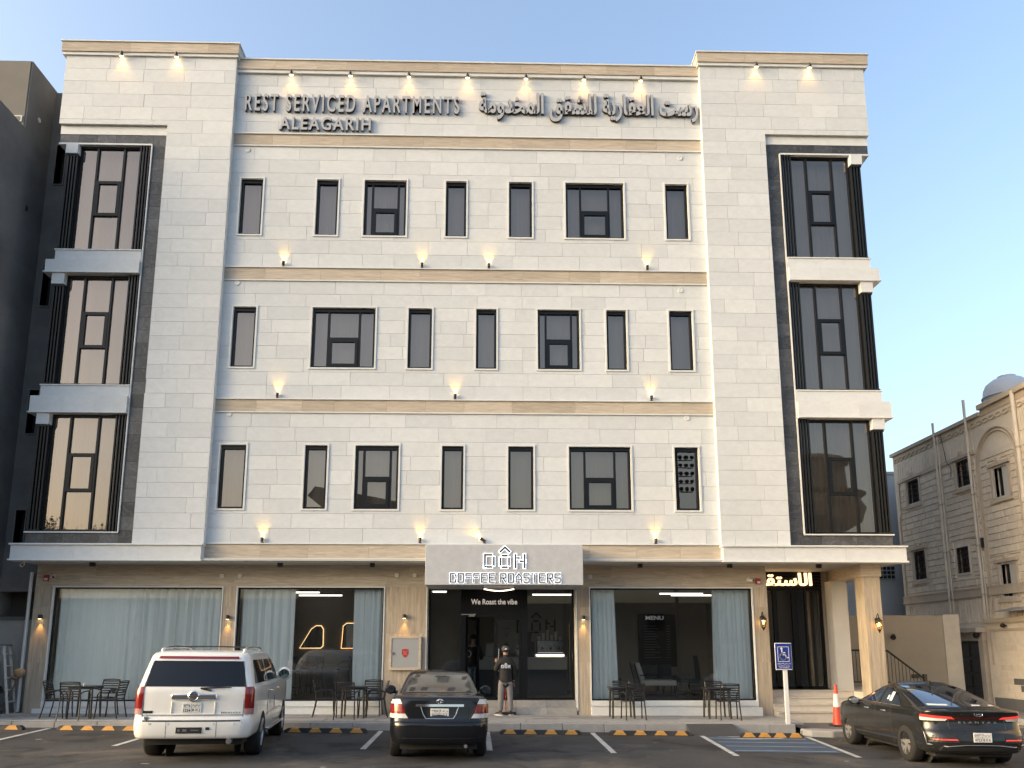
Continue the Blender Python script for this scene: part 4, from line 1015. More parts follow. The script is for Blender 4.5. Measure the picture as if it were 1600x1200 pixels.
# second person just inside the open door
QX, QY = -.56, 22.85; QZ = FL-.002
qt = thing('person', 'person in a dark jacket and pale jeans just inside the open shop door', 'person', (QX, QY, QZ), (0, 0, R(-12)))
V = []; E_ = []; RR = []; roots = [0]
V.append((0,0,.90)); RR.append((.13,.10))
sp1 = chain(V, E_, RR, 0, [(0,0,1.08),(0,.01,1.26),(0,0,1.38)], [(.125,.095),(.15,.105),(.13,.09)])
nk = chain(V, E_, RR, sp1, [(0,.01,1.46),(0,.03,1.53)], [(.055,.055),(.055,.055)])
chain(V, E_, RR, nk, [(0,.045,1.59),(0,.05,1.66),(0,.045,1.715)], [(.068,.075),(.078,.088),(.05,.055)])
for s in (-1, 1):
    chain(V, E_, RR, sp1, [(s*.17,0,1.37),(s*.23,.04,1.12),(s*.18,.22,1.05),(s*.16,.27,1.04)], [.065,.048,.036,.028])
    chain(V, E_, RR, 0, [(s*.09,0,.84),(s*.10,.01,.48),(s*.10,-.01,.08)], [.085,.058,.042])
    hand_fingers(V, E_, RR, roots, (s*.16,.27,1.04), (-.3*s,1,.1), (-s,0,.4), 1)
skin_obj('body', V, E_, RR, SKINM, qt, roots)
V = []; E_ = []; RR = []
V.append((0,0,.74)); RR.append((.16,.13))
c1 = chain(V, E_, RR, 0, [(0,0,1.10),(0,.005,1.27),(0,0,1.40)], [(.15,.12),(.175,.125),(.13,.10)])
for s in (-1, 1): chain(V, E_, RR, c1, [(s*.18,0,1.375),(s*.24,.035,1.12),(s*.19,.20,1.06)], [.08,.062,.05])
skin_obj('jacket', V, E_, RR, BLKCL, qt)
V = []; E_ = []; RR = []
V.append((0,0,.92)); RR.append((.14,.11))
for s in (-1, 1): chain(V, E_, RR, 0, [(s*.09,0,.80),(s*.10,.01,.48),(s*.10,-.005,.03)], [(.105,.105),(.085,.085),(.07,.07)])
skin_obj('jeans', V, E_, RR, mat('pale_denim', (.22,.30,.36), .85, var=.12, vscale=8), qt)
m = MB(); m.ball((0,.04,1.67), .092, .10, .085, 16, 10); add(m, 'hair', HAIR, qt, smooth=60)
for s in (-1, 1):
    m = MB(); m.prism([(s*.1+.05*math.cos(a), .05+.14*math.sin(a)) for a in [2*math.pi*k/14 for k in range(14)]], 0, .07, 'z'); add(m, 'shoe', SHOE, qt, bevel=.02)
m = MB(); m.tube([(.02+.07*math.cos(a)-.12, -.128, 1.2+.09*math.sin(a)) for a in [2*math.pi*k/12 for k in range(12)]], .012, 6, closed=True); add(m, 'jacket_print', WHS, qt)

# ================================================================ ladder, bin and broom by the end pillar
ALU = mat('scuffed_aluminium', (.50,.50,.49), .5, .3, var=.15, vscale=9)
lx, ly = -12.62, 21.2; lz = pave_z(lx)-.01
t = thing('step_ladder', 'white metal step ladder standing open beside the end pillar', 'ladder', (lx, ly, lz), (0,0,R(10)))
for sy in (-1, 1):
    m = MB(); m.obox(((.06+.34)/2, sy*(.17+.25)/2, .86), (.055,.022,1.76), Matrix.Rotation(R(-9.3),3,'Y') @ Matrix.Rotation(R(2.6*sy),3,'X')); add(m, 'rail', ALU, t)
    m = MB(); m.obox((-(.06+.42)/2, sy*(.17+.25)/2, .84), (.05,.022,1.74), Matrix.Rotation(R(12),3,'Y') @ Matrix.Rotation(R(2.6*sy),3,'X')); add(m, 'back_rail', ALU, t)
for k in range(5):
    z = .28+k*.3; f = z/1.7; x = .34-.28*f; w = .25-.08*f
    m = MB(); m.box(x-.05, x+.05, -w, w, z, z+.025); add(m, 'tread', ALU, t)
    x = -.42+.36*f; m = MB(); m.box(x-.012, x+.012, -w, w, z, z+.03); add(m, 'brace', ALU, t)
m = MB(); m.box(-.10, .13, -.19, .19, 1.70, 1.735); add(m, 'top_cap', mat('grey_plastic_cap', (.12,.12,.12), .6), t, bevel=.008)
bx_, by_ = -12.72, 20.95; bz = pave_z(bx_)-.005
t = thing('waste_bin', 'grey waste bin lined with a black bag beside the ladder', 'bin', (bx_, by_, bz))
m = MB(); m.add([(-.20,-.18,0),(.20,-.18,0),(.20,.18,0),(-.20,.18,0),(-.25,-.23,.58),(.25,-.23,.58),(.25,.23,.58),(-.25,.23,.58)], [(0,1,5,4),(1,2,6,5),(2,3,7,6),(3,0,4,7),(3,2,1,0)]); add(m, 'bucket', mat('grey_bin_plastic', (.10,.12,.15), .5), t)
m = MB(); n = 20
def bag(u, v):
    a = 2*math.pi*u; sq = 1/max(abs(math.cos(a)), abs(math.sin(a))); r = .265*min(sq, 1.2)*(1-.25*max(0,v-.6)); return (r*math.cos(a)*1.0, r*math.sin(a)*.92, .50+.13*v+.012*math.sin(u*40)+(.04*math.sin(u*9) if v > .5 else 0))
m.grid(bag, 40, 4); add(m, 'bag', mat('black_bag_plastic', (.012,.012,.013), .35), t, smooth=70)
t = thing('old_broom', 'worn broom with a tan bristle head leaning upside down at the end pillar', 'broom', (-12.2, 21.1, bz), world_coords=True)
m = MB(); m.tube([(-12.44, 20.98, bz+.02), (-12.21, 21.3, bz+.92)], .013, 7); add(m, 'handle', mat('dark_wood_handle', (.08,.055,.04), .7), t)
m = MB(); m.lathe([(.05,-.06),(.12,.0),(.14,.09),(.10,.15),(.03,.17)], (-12.21, 21.28, bz+.95), 14); add(m, 'brush_head', mat('tan_bristle', (.30,.22,.13), .95, var=.3, vscale=20, bump=.6, bscale=60), t, smooth=50)
m = MB(); m.tube([(-12.28, 21.06, bz+.9), (-12.15, 21.12, bz+.86)], .04, 8); add(m, 'binding', mat('brown_binding', (.12,.075,.05), .8), t)
m = MB(); m.ball((-12.42, 20.95, bz+.05), .07, .07, .05); single(m, 'dark_sack', BLACKPL, 'small black bundle on the ground at the foot of the broom', 'bundle', (-12.42, 20.95, bz), smooth=60)
# ================================================================ cars
def cr(p0, p1, p2, p3, t):
    return .5*((2*p1)+(-p0+p2)*t+(2*p0-5*p1+4*p2-p3)*t*t+(-p0+3*p1-3*p2+p3)*t**3)
class Shell:
    """body surface as a stack of plan outlines: z, rear y, front y, half width, rear corner radius, front corner radius"""
    def __init__(s, keys, crown=.05, fcrown=.12, barrel=.03):
        s.K = keys; s.crown = crown; s.fc = fcrown; s.barrel = barrel
    def key(s, k):
        n = len(s.K)-1; k = max(0, min(n, k)); i = min(int(k), n-1); t = k-i
        P = [s.K[max(0, i-1)], s.K[i], s.K[i+1], s.K[min(n, i+2)]]
        out = []
        for j in range(6):
            v = cr(P[0][j], P[1][j], P[2][j], P[3][j], t); lo, hi = min(P[1][j], P[2][j]), max(P[1][j], P[2][j]); pad = (hi-lo)*.15
            out.append(max(lo-pad, min(hi+pad, v)))
        return out
    def kz(s, z):
        lo, hi = 0.0, float(len(s.K)-1)
        for _ in range(40):
            mid = (lo+hi)/2
            if s.key(mid)[0] < z: lo = mid
            else: hi = mid
        return (lo+hi)/2
    def pt(s, a, k):
        z, yr, yf, w, rr, rf = s.key(k)
        rr = min(rr, w*.95); rf = min(rf, w*.95)
        if a <= 1: x = a*(w-rr); y = yr
        elif a <= 2: t = (a-1)*math.pi/2; x = w-rr+rr*math.sin(t); y = yr+rr-rr*math.cos(t)
        elif a <= 3: x = w; y = yr+rr+(yf-rf-yr-rr)*(a-2)
        elif a <= 4: t = (a-3)*math.pi/2; x = w-rf+rf*math.cos(t); y = yf-rf+rf*math.sin(t)
        else: x = (5-a)*(w-rf); y = yf
        u = (y-yr)/max(.01, yf-yr); q = (x/w)**2
        y += s.crown*q*max(0, 1-u*6) - s.fc*q*max(0, 1-(1-u)*5)
        x -= s.barrel*(2*u-1)**4*x/w
        return Vector((x, y, z))
    def rear(s, x, z, off=0):
        k = s.kz(z); _, yr, yf, w, rr, rf = s.key(k); rr = min(rr, w*.95); ax = min(abs(x), w-.001)
        a = ax/(w-rr) if ax <= w-rr else 1+math.asin(min(1, (ax-(w-rr))/rr))/(math.pi/2)
        return s._o(a, k, off, -1 if x < 0 else 1)
    def side(s, y, z, sgn, off=0):
        k = s.kz(z); _, yr, yf, w, rr, rf = s.key(k)
        a = 2+(y-yr-rr)/(yf-rf-yr-rr)
        if a < 2: a = 2-math.acos(max(-1, min(1, 1-(yr+rr-y)/rr)))*0 - (1-math.asin(max(0, min(1, (y-yr)/rr)))/(math.pi/2)) if y > yr else 1.0
        return s._o(min(a, 3.99), k, off, sgn)
    def _o(s, a, k, off, sgn):
        p = s.pt(a, k); e = 1e-2
        du = s.pt(a+e, k)-s.pt(a-e if a > e else a, k); dk = s.pt(a, k+e)-s.pt(a, k-e)
        n = du.cross(dk)
        if n.length > 1e-9: n.normalize()
        p = p+n*off
        return Vector((p.x*sgn, p.y, p.z))
    def mesh(s, per=3, na=(4,5,14,5,4)):
        A = []
        for i, n in enumerate(na): A += [i+j/n for j in range(n)]
        A.append(5.0)
        nk = (len(s.K)-1)*per; m = MB(); ring = len(A)*2-2
        for j in range(nk+1):
            k = j/per; R_ = [s.pt(a, k) for a in A]
            row = [(p.x, p.y, p.z) for p in R_]+[(-p.x, p.y, p.z) for p in R_[-2:0:-1]]
            m.v += row
        for j in range(nk):
            for i in range(ring): m.f.append((j*ring+i, j*ring+(i+1) % ring, (j+1)*ring+(i+1) % ring, (j+1)*ring+i))
        m.f.append(tuple(range(ring-1, -1, -1))); m.f.append(tuple(nk*ring+i for i in range(ring)))
        return m
    def rpatch(s, c, off=.004, nu=10, nv=6):
        """c: four (x,z) corners, counter-clockwise from lower left as seen from behind"""
        f = lambda u, v: s.rear(*[(1-v)*((1-u)*c[0][i]+u*c[1][i])+v*((1-u)*c[3][i]+u*c[2][i]) for i in (0, 1)], off)
        return MB().grid(f, nu, nv)
    def spatch(s, c, sgn, off=.004, nu=10, nv=6):
        f = lambda u, v: s.side(*[(1-v)*((1-u)*c[0][i]+u*c[1][i])+v*((1-u)*c[3][i]+u*c[2][i]) for i in (0, 1)], sgn, off)
        g = MB().grid(f, nu, nv)
        if sgn > 0: return g
        g.f = [q[::-1] for q in g.f]; return g
def cut_arches(o, wheels, r, wid):
    cm = MB()
    for (x, y, z) in wheels:
        sx = 1 if x > 0 else -1
        cm.cyl((sx*(abs(x)-wid), y, z), (sx*(abs(x)+.5), y, z), r, r, 28)
    me = mesh_from(cm, 'cut'); c = bpy.data.objects.new('cut', me); COL.objects.link(c); c.matrix_world = Matrix.Identity(4)
    par = o.parent; o.parent = None
    b = o.modifiers.new('cut', 'BOOLEAN'); b.operation = 'DIFFERENCE'; b.object = c; b.solver = 'EXACT'
    dg = bpy.context.evaluated_depsgraph_get(); dg.update()
    nm = bpy.data.meshes.new_from_object(o.evaluated_get(dg))
    o.modifiers.clear(); old = o.data; o.data = nm; o.parent = par
    nm.polygons.foreach_set('use_smooth', [True]*len(nm.polygons)); nm.set_sharp_from_angle(angle=R(38))
    bpy.data.objects.remove(c); bpy.data.meshes.remove(me); bpy.data.meshes.remove(old)
TYRE = mat('tyre_rubber', (.014,.014,.014), .85, bump=.3, bscale=80); ALLOY = mat('alloy_rim', (.45,.45,.46), .3, .8); DARKALLOY = mat('dark_alloy', (.30,.29,.28), .35, .5)
CARGL = glass('car_privacy_glass', (.05,.06,.075), .05, gcol=(.75,.85,1)); CARIN = mat('car_interior', (.02,.02,.022), .8)
def wheel(par, x, y, r, w, rim, spokes, kind):
    s = 1 if x > 0 else -1
    m = MB(); m.lathe([(r*.62,-w/2),(r*.9,-w/2),(r*.975,-w/2+.02),(r,-w/2+.05),(r,w/2-.05),(r*.975,w/2-.02),(r*.9,w/2),(r*.62,w/2)], (x, y, r), 36, 'x', False); t = add(m, 'wheel', TYRE, par, smooth=40)
    m = MB(); e = x+s*(w/2-.03)
    m.lathe([(r*.72,s*0),(r*.74,s*.02),(r*.66,s*.018),(r*.62,-s*.05),(r*.60,-s*.07)] , (e, y, r), 32, 'x', False)
    m.lathe([(r*.16,-s*.02),(r*.17,s*.012),(r*.05,s*.02)], (e, y, r), 14, 'x')
    for k in range(spokes):
        a = 2*math.pi*k/spokes
        for da in ((0,) if kind == 'wide' else (-.12, .22)):
            c, sn = math.cos(a+da), math.sin(a+da); tw = .10*r/.35 if kind == 'wide' else .034
            c2, s2 = math.cos(a+da+(0 if kind == 'wide' else .25)), math.sin(a+da+(0 if kind == 'wide' else .25))
            p0 = Vector((e+s*.006, y+c*r*.13, r+sn*r*.13)); p1 = Vector((e+s*.004, y+c2*r*.69, r+s2*r*.69)); d = (p1-p0).normalized(); n = d.cross(Vector((1,0,0)))*tw/2
            m.add([p0+n*1.2, p1+n, p1-n, p0-n*1.2, p0+n*1.2-Vector((s*.03,0,0)), p1+n-Vector((s*.03,0,0)), p1-n-Vector((s*.03,0,0)), p0-n*1.2-Vector((s*.03,0,0))], [(0,1,2,3),(0,4,5,1),(3,2,6,7),(4,7,6,5)])
    o = add(m, 'rim', rim, t, smooth=35)
    m = MB(); m.lathe([(r*.60,-s*.06),(.02,-s*.062)], (e, y, r), 24, 'x'); add(m, 'brake_disc', mat('dark_disc', (.05,.05,.05), .5, .5), t)
    m = MB(); n = 18; rr = r*1.16
    for j in range(n):
        a0, a1 = math.pi*j/n-.2, math.pi*(j+1)/n-.2
        m.add([(x-s*w, y+rr*math.cos(a), r+rr*math.sin(a)) for a in (a0, a1)]+[(x+s*(w*.35), y+rr*math.cos(a), r+rr*math.sin(a)) for a in (a1, a0)], [(0,1,2,3)])
    m.add([(x-s*w, y+rr*math.cos(2*math.pi*k/24), r+rr*math.sin(2*math.pi*k/24)) for k in range(24)], [tuple(range(24))])
    add(m, 'wheel_arch_liner', CARIN, par)
PLATE = mat('white_plate', (.62,.62,.60), .45); PLINK = mat('plate_ink', (.03,.03,.035), .5)
def plate(par, x, y, z, w, h, top, bot, tilt=0):
    m = MB(); m.box(x-w/2, x+w/2, y-.012, y, z-h/2, z+h/2); p = add(m, 'licence_plate', PLATE, par, bevel=.004)
    q = MB(); t = .004
    q.box(x-w*.03, x-w*.03+t, y-.0135, y-.012, z-h*.46, z+h*.46); q.box(x-w*.46, x+w*.46, y-.0137, y-.0121, z-.002, z+.002)
    for (tx, a, b, c, d) in ((top[0], -.44, -.08, .10, .40), (top[1], .02, .42, .10, .40), (bot[0], -.44, -.08, -.40, -.10), (bot[1], .02, .42, -.40, -.10)):
        for g in lay(tx, x+a*w, x+b*w, z+c*h, z+d*h, y-.0136, y-.0122, .02): q.add(g.v, g.f)
    add(q, 'plate_print', PLINK, p)
REDL = mat('red_lamp_lens', (.20,.008,.008), .12, coat=.6); CLEARL = mat('clear_lamp_lens', (.55,.55,.53), .12, coat=.5); GLOWRED = mat('glowing_red_lens', (.5,.03,.03), .2, emit=(1,.06,.04), es=.22)
SILVER = mat('silver_trim', (.60,.60,.61), .22, .9)
def mirror(par, sh_pt, s, body, w=.22, h=.17, glassm=None):
    x, y, z = sh_pt
    m = MB(); m.ball((x+s*.17, y, z+.03), w*.55, .08, h*.6, 14, 8); m.tube([(x-s*.04, y+.02, z-.04), (x+s*.12, y+.01, z-.01)], [.04, .03], 8); o = add(m, 'mirror', body, par, smooth=60)
    m = MB(); m.lathe([(.001,-.081),(1,-.079)], (0,0,0), 20, 'y'); m.v = [(x+s*.17+p[0]*w*.42, y+p[1]*1.0, z+.03+p[2]*h*.42) for p in m.v]; add(m, 'mirror_glass', glassm or SILVER, o)
def seam(par, pts, mt=None, r=.004):
    m = MB(); m.tube(pts, r, 5); add(m, 'seam', mt or BLACKPL, par)

# ---------------------------------------------------------------- white estate SUV
WHITEC = mat('pearl_white_paint', (.72,.715,.68), .3, .0, coat=.8, dirt=.25, dcol=(.42,.38,.32), dscale=1.2)
def suv():
    sx = -5.17
    C = thing('parked_suv', 'long white SUV with roof rails and tinted windows parked nose to the kerb', 'car', (sx+.23, 13.58, road_z(sx)+.002), (0, .0103, R(8.0)), scale=.965)
    S_ = Shell([(.40,.10,5.45,.90,.14,.3),(.43,.02,5.52,.965,.19,.35),(.60,.0,5.58,1.0,.20,.4),(.75,.02,5.60,1.0,.20,.4),(.785,.075,5.60,.998,.13,.4),(1.0,.085,5.60,1.003,.11,.4),(1.18,.095,5.52,.998,.10,.4),(1.25,.11,5.20,.985,.10,.45),(1.29,.125,4.05,.965,.10,.3),(1.5,.19,3.75,.915,.10,.25),(1.70,.25,3.42,.862,.11,.25),(1.80,.30,3.20,.83,.12,.3),(1.855,.42,2.95,.77,.2,.3),(1.88,.70,2.6,.60,.25,.3),(1.885,1.0,2.3,.40,.2,.2)], crown=.05)
    b = add(S_.mesh(), 'body', WHITEC, C, smooth=38)
    WY = (1.30, 4.60); wh = [(s*.865, y, .405) for y in WY for s in (-1, 1)]
    cut_arches(b, wh, .455, .16)
    for (x, y, z) in wh: wheel(C, x, y, .405, .275, ALLOY, 7, 'wide')
    m = MB(); m.box(-.80, .80, .35, 5.3, .28, .42); add(m, 'underbody', CARIN, C)
    add(S_.rpatch([(-.87,1.265),(.87,1.265),(.77,1.70),(-.77,1.70)], .005, 14, 6), 'rear_window', CARGL if 0 else mat('privacy_glass', (.006,.007,.011), .04, spec=.35), C, smooth=60)
    add(S_.rpatch([(-.70,1.735),(.70,1.735),(.68,1.775),(-.68,1.775)], .012, 12, 2), 'brake_light', REDL, C, smooth=60)
    for s in (-1, 1):
        c = [(s*.86,.90),(s*1.0,.90),(s*.998,1.26),(s*.855,1.26)]; c = c if s > 0 else [c[1],c[0],c[3],c[2]]
        tl_ = add(S_.rpatch(c, .010, 8, 8), 'tail_light', REDL, C, smooth=60)
        c = [(s*.865,.80),(s*1.0,.80),(s*1.0,.898),(s*.86,.898)]; c = c if s > 0 else [c[1],c[0],c[3],c[2]]
        add(S_.rpatch(c, .010, 6, 3), 'reversing_lamp', mat('pinkish_lamp_lens', (.42,.22,.21), .15, coat=.5), tl_, smooth=60)
    # tailgate seams, step pad, recess
    for s in (-1, 1): seam(C, [S_.rear(s*x, z, .001) for x, z in ((.845,.67),(.845,.8),(.845,1.0),(.85,1.26),(.785,1.70))])
    m = S_.rpatch([(-.86,.775),(.86,.775),(.86,.80),(-.86,.80)], .03, 10, 2); add(m, 'bumper_pad', mat('grey_step_pad', (.10,.11,.12), .6), C)
    m = S_.rpatch([(-.82,.69),(.82,.69),(.82,.715),(-.82,.715)], .003, 10, 1); add(m, 'bumper_groove', BLACKPL, C)
    for s in (-1, 1): seam(C, [S_.rear(s*.42, z, .001) for z in (.43,.5,.6,.69)], r=.003)
    for x in (-.70,-.40,.36,.70):
        p = S_.rear(x, .66, .002); m = MB(); m.cyl(p, p-Vector((0,.006,0)), .018); add(m, 'parking_sensor', WHITEC, C)
    m = MB(); y = S_.rear(0, 1.05, 0).y
    m.box(-.36, .36, y-.02, y+.0, .80, .815); m.box(-.36,-.345,y-.018,y,.815,1.02); m.box(.345,.36,y-.018,y,.815,1.02); add(m, 'plate_recess', WHITEC, C, bevel=.006)
    m = MB(); m.box(-.37, .37, y-.03, y-.001, 1.05, 1.145); br = add(m, 'chrome_bar', CHROME, C, bevel=.015)
    m = MB(); m.lathe([(.095,0),(.095,-.02),(.078,-.03),(.070,-.02),(.066,-.012)], (.0, y-.03, 1.11), 24, 'y'); em = add(m, 'emblem_ring', CHROME, C, smooth=40)
    m = MB(); m.prism([(-.045,1.145),(.045,1.145),(.04,1.09),(0,1.062),(-.04,1.09)], y-.045, y-.03); add(m, 'emblem_crest', mat('crest_dark', (.12,.10,.10), .3, .4), em)
    m = MB(); m.box(-.04,.04,y-.047,y-.0455,1.115,1.122); m.box(-.004,.004,y-.0475,y-.0456,1.07,1.14); add(m, 'emblem_mark', SILVER, em)
    plate(C, -.02, y-.006, .915, .31, .165, ('١٢٣٤', 'د س ب'), ('1234', 'B X J'))
    t_ = MB()
    for g in lay('ESCALADE', .46, .78, .785+.04, .85, y-.004, y+.004, .03, 'E', .25): t_.add(g.v, g.f)
    for v in (t_,): add(v, 'badge', CHROME, C)
    m = MB(); p = S_.rear(-.74, .84, 0); m.box(-.81,-.66,p.y-.012,p.y+.02,.825,.865); add(m, 'badge', BLACKPL, C)
    m = MB(); p = S_.rear(-.735,.74,0); m.lathe([(.045,0),(.045,-.012),(.02,-.016)], (-.735, p.y+.004, .755), 5, 'y'); add(m, 'badge', SILVER, C)
    m = MB(); p = S_.rear(-.2,.56,0); m.box(-.24,.18,p.y-.012,p.y+.01,.50,.60); hp = add(m, 'hitch_cover', BLACKPL, C, bevel=.006)
    m = MB(); m.box(-.21,-.17,p.y-.014,p.y-.0122,.53,.57); m.box(-.13,-.06,p.y-.014,p.y-.0122,.53,.57); m.box(.0,.13,p.y-.014,p.y-.0122,.545,.56); add(m, 'faded_print', mat('faded_grey_print', (.12,.12,.12), .6), hp)
    m = MB(); m.box(.24,.30,p.y-.006,p.y+.02,.555,.60); add(m, 'tow_socket', BLACKPL, C)
    m = MB(); w0 = S_.rear(.1,1.235,.02); w1 = S_.rear(.62,1.245,.03); m.tube([S_.rear(.28,1.20,.01), w0], .016, 6); m.tube([w0, (w0+w1)/2+Vector((0,-.01,.008)), w1], [.016,.014,.008], 6); add(m, 'wiper', BLACKPL, C)
    m = MB(); m.lathe([(.045,-.12),(.05,-.11),(.05,.2),(.04,.2)], (.62,.17,.36), 16, 'y'); add(m, 'exhaust', CHROME, C, smooth=40)
    # side glass and details
    PG = MATS['privacy_glass']
    for s in (-1, 1):
        add(S_.spatch([(.42,1.31),(1.78,1.31),(1.70,1.72),(.62,1.72)], s, .006, 10, 5), 'side_window', PG, C, smooth=60)
        add(S_.spatch([(1.92,1.31),(2.82,1.31),(2.80,1.72),(1.84,1.72)], s, .006, 8, 5), 'side_window', PG, C, smooth=60)
        add(S_.spatch([(2.92,1.31),(3.95,1.31),(3.42,1.71),(2.90,1.72)], s, .006, 8, 5), 'side_window', PG, C, smooth=60)
        for y in (1.84, 2.87): seam(C, [S_.side(y, z, s, .001) for z in (.5,.7,.9,1.1,1.28)])
        for y in (2.0, 3.05):
            m = MB(); m.tube([S_.side(y, 1.12, s, .01), S_.side(y+.04, 1.125, s, .04), S_.side(y+.16, 1.125, s, .04), S_.side(y+.2, 1.12, s, .01)], .016, 7); add(m, 'door_handle', CHROME, C)
        m = S_.spatch([(1.8,.66),(3.95,.66),(3.95,.71),(1.8,.71)], s, .014, 10, 1); add(m, 'side_moulding', SILVER, C)
        mirror(C, S_.side(3.72, 1.36, s, 0), s, WHITEC, .26, .24, mat('mirror_glass', (.30,.42,.42), .05, .9))
        m = MB(); m.box(s*.86, s*1.06, 1.85, 4.02, .38, .43) if s > 0 else m.box(s*1.06, s*.86, 1.85, 4.02, .38, .43); add(m, 'running_board', SILVER, C, bevel=.015)
        # roof rail
        pts = [(s*.70,.62,1.875),(s*.70,.75,1.925),(s*.69,1.6,1.95),(s*.68,2.6,1.93),(s*.67,2.8,1.88)]
        m = MB(); m.tube(pts, .022, 8); rl_ = add(m, 'roof_rail', SILVER, C, smooth=50)
        m = MB(); m.ball((s*.70,.66,1.88), .04,.10,.045); add(m, 'rail_foot', WHITEC, rl_, smooth=60)
    for y in (.95, 2.3):
        m = MB(); m.tube([(-.69,y,1.94),(0,y+.03,1.955),(.69,y,1.94)], .022, 8, flat=.5); add(m, 'cross_bar', BLACKPL, C)
    for y, z in ((2.12,.86),(2.75,.90)):
        m = S_.spatch([(y,z),(y+.07,z),(y+.07,z+.09),(y,z+.09)], 1, .005, 2, 2); add(m, 'sticker', mat('blue_tape', (.02,.10,.42), .5), C)
suv()
# ---------------------------------------------------------------- dusty black sedan
BLACKC = mat('dusty_black_paint', (.007,.008,.011), .14, coat=.0, dirt=.15, dcol=(.04,.038,.034), dscale=.9)
def sedan_old():
    sx = -.90
    C = thing('parked_sedan', 'dusty black sedan with a chrome boot bar parked nose to the door steps', 'car', (sx, 13.88, road_z(sx)+.002), (0, .0103, R(4.6)))
    S_ = Shell([(.30,.12,4.45,.74,.2,.4),(.33,.03,4.55,.82,.24,.5),(.50,.0,4.62,.855,.26,.55),(.64,.005,4.62,.86,.26,.55),(.68,.05,4.60,.862,.22,.55),(.85,.075,4.5,.862,.20,.55),(.98,.09,4.1,.845,.18,.5),(1.055,.11,3.55,.80,.2,.5),(1.085,.22,3.35,.76,.22,.4),(1.105,.50,3.2,.72,.22,.3),(1.15,.62,3.08,.70,.22,.28),(1.28,.92,2.78,.64,.2,.25),(1.40,1.26,2.50,.575,.2,.25),(1.47,1.58,2.30,.50,.2,.25),(1.495,1.80,2.15,.38,.2,.2)], crown=.10)
    b = add(S_.mesh(), 'body', BLACKC, C, smooth=38)
    wh = [(s*.745, y, .315) for y in (1.02, 3.62) for s in (-1, 1)]
    cut_arches(b, wh, .35, .15)
    for (x, y, z) in wh: wheel(C, x, y, .315, .205, ALLOY, 6, 'wide')
    m = MB(); m.box(-.66, .66, .3, 4.2, .2, .32); add(m, 'underbody', CARIN, C)
    DG = mat('dusty_glass', (.045,.045,.042), .12, coat=.5, var=.12, vscale=5, dirt=.6, dcol=(.10,.098,.09), dscale=1.5)
    rw = add(S_.rpatch([(-.62,1.125),(.62,1.125),(.50,1.405),(-.50,1.405)], .005, 12, 8), 'rear_window', DG, C, smooth=60)
    for (x, z, w, h) in ((-.30,1.155,.12,.05),(.20,1.15,.13,.05),(0,1.37,.20,.02),(-.52,1.15,.09,.05),(.46,1.33,.09,.05),(.52,1.135,.08,.02),(-.44,1.37,.08,.03)):
        k = .03; add(S_.rpatch([(x-w/2,z),(x+w/2,z),(x+w/2+k,z+h),(x-w/2+k,z+h)], .008, 3, 2), 'dark_patch', BLACKPL, rw)  # small black patches laid over the rear glass
    for s in (-1, 1):
        fl = lambda c: c if s > 0 else [c[1],c[0],c[3],c[2]]
        q = add(S_.rpatch(fl([(s*.60,.80),(s*.86,.80),(s*.855,.955),(s*.66,.955)]), .008, 8, 6), 'tail_light', REDL, C, smooth=60)
        add(S_.rpatch(fl([(s*.66,.957),(s*.855,.957),(s*.83,1.025),(s*.70,1.035)]), .008, 8, 3), 'indicator_lens', CLEARL, q, smooth=60)
        add(S_.rpatch(fl([(s*.55,.725),(s*.865,.725),(s*.86,.798),(s*.60,.798)]), .008, 8, 3), 'reversing_lens', CLEARL, q, smooth=60)
        seam(C, [S_.rear(s*x, z, .002) for x, z in ((.52,.69),(.56,.78),(.62,.90),(.68,1.03),(.66,1.09))])
        mirror(C, S_.side(2.62, 1.06, s, -.02), s, BLACKC, .2, .15, mat('mirror_glass_dark', (.10,.12,.14), .08, .8))
        add(S_.spatch([(1.25,1.12),(2.0,1.12),(1.95,1.39),(1.55,1.39)], s, .006, 6, 4), 'side_window', DG, C, smooth=60)
        add(S_.spatch([(2.08,1.12),(2.95,1.12),(2.55,1.39),(2.04,1.39)], s, .006, 6, 4), 'side_window', DG, C, smooth=60)
        for y in (1.35, 2.03): seam(C, [S_.side(y, z, s, .002) for z in (.4,.6,.8,1.0,1.06)])
        for y in (1.45, 2.2):
            m = MB(); m.tube([S_.side(y, .92, s, .005), S_.side(y+.04, .925, s, .03), S_.side(y+.14, .925, s, .03), S_.side(y+.18, .92, s, .005)], .012, 6); add(m, 'door_handle', BLACKC, C)
    y = S_.rear(0, .93, 0).y
    add(S_.rpatch([(-.42,.915),(.42,.915),(.42,.955),(-.42,.955)], .022, 12, 2), 'chrome_bar', CHROME, C, smooth=60)
    for pts in ([(-.33,.912),(-.29,.80),(-.24,.72)], [(.33,.912),(.29,.80),(.24,.72)], [(-.24,.72),(0,.718),(.24,.72)]):
        m = MB(); m.tube([S_.rear(p[0], p[1], .006) for p in pts], .009, 6); add(m, 'plate_trim', SILVER, C)
    plate(C, .0, y-.004, .81, .31, .155, ('٣٩١٧', 'ا د ر'), ('3917', 'A D R'))
    yy = S_.rear(0, 1.0, 0).y; e = MB()
    for (rx, rz, cz) in ((.058,.036,1.005),(.020,.036,1.005),(.040,.014,1.018)): e.tube([(rx*math.cos(2*math.pi*k/20), yy-.012, cz+rz*math.sin(2*math.pi*k/20)) for k in range(20)], .006, 5, closed=True)
    add(e, 'emblem', CHROME, C)
    add(S_.rpatch([(-.80,.655),(.80,.655),(.80,.668),(-.80,.668)], .004, 12, 1), 'bumper_groove', BLACKPL, C)
    add(S_.rpatch([(-.70,.40),(.70,.40),(.70,.41),(-.70,.41)], .003, 12, 1), 'bumper_groove', BLACKPL, C)
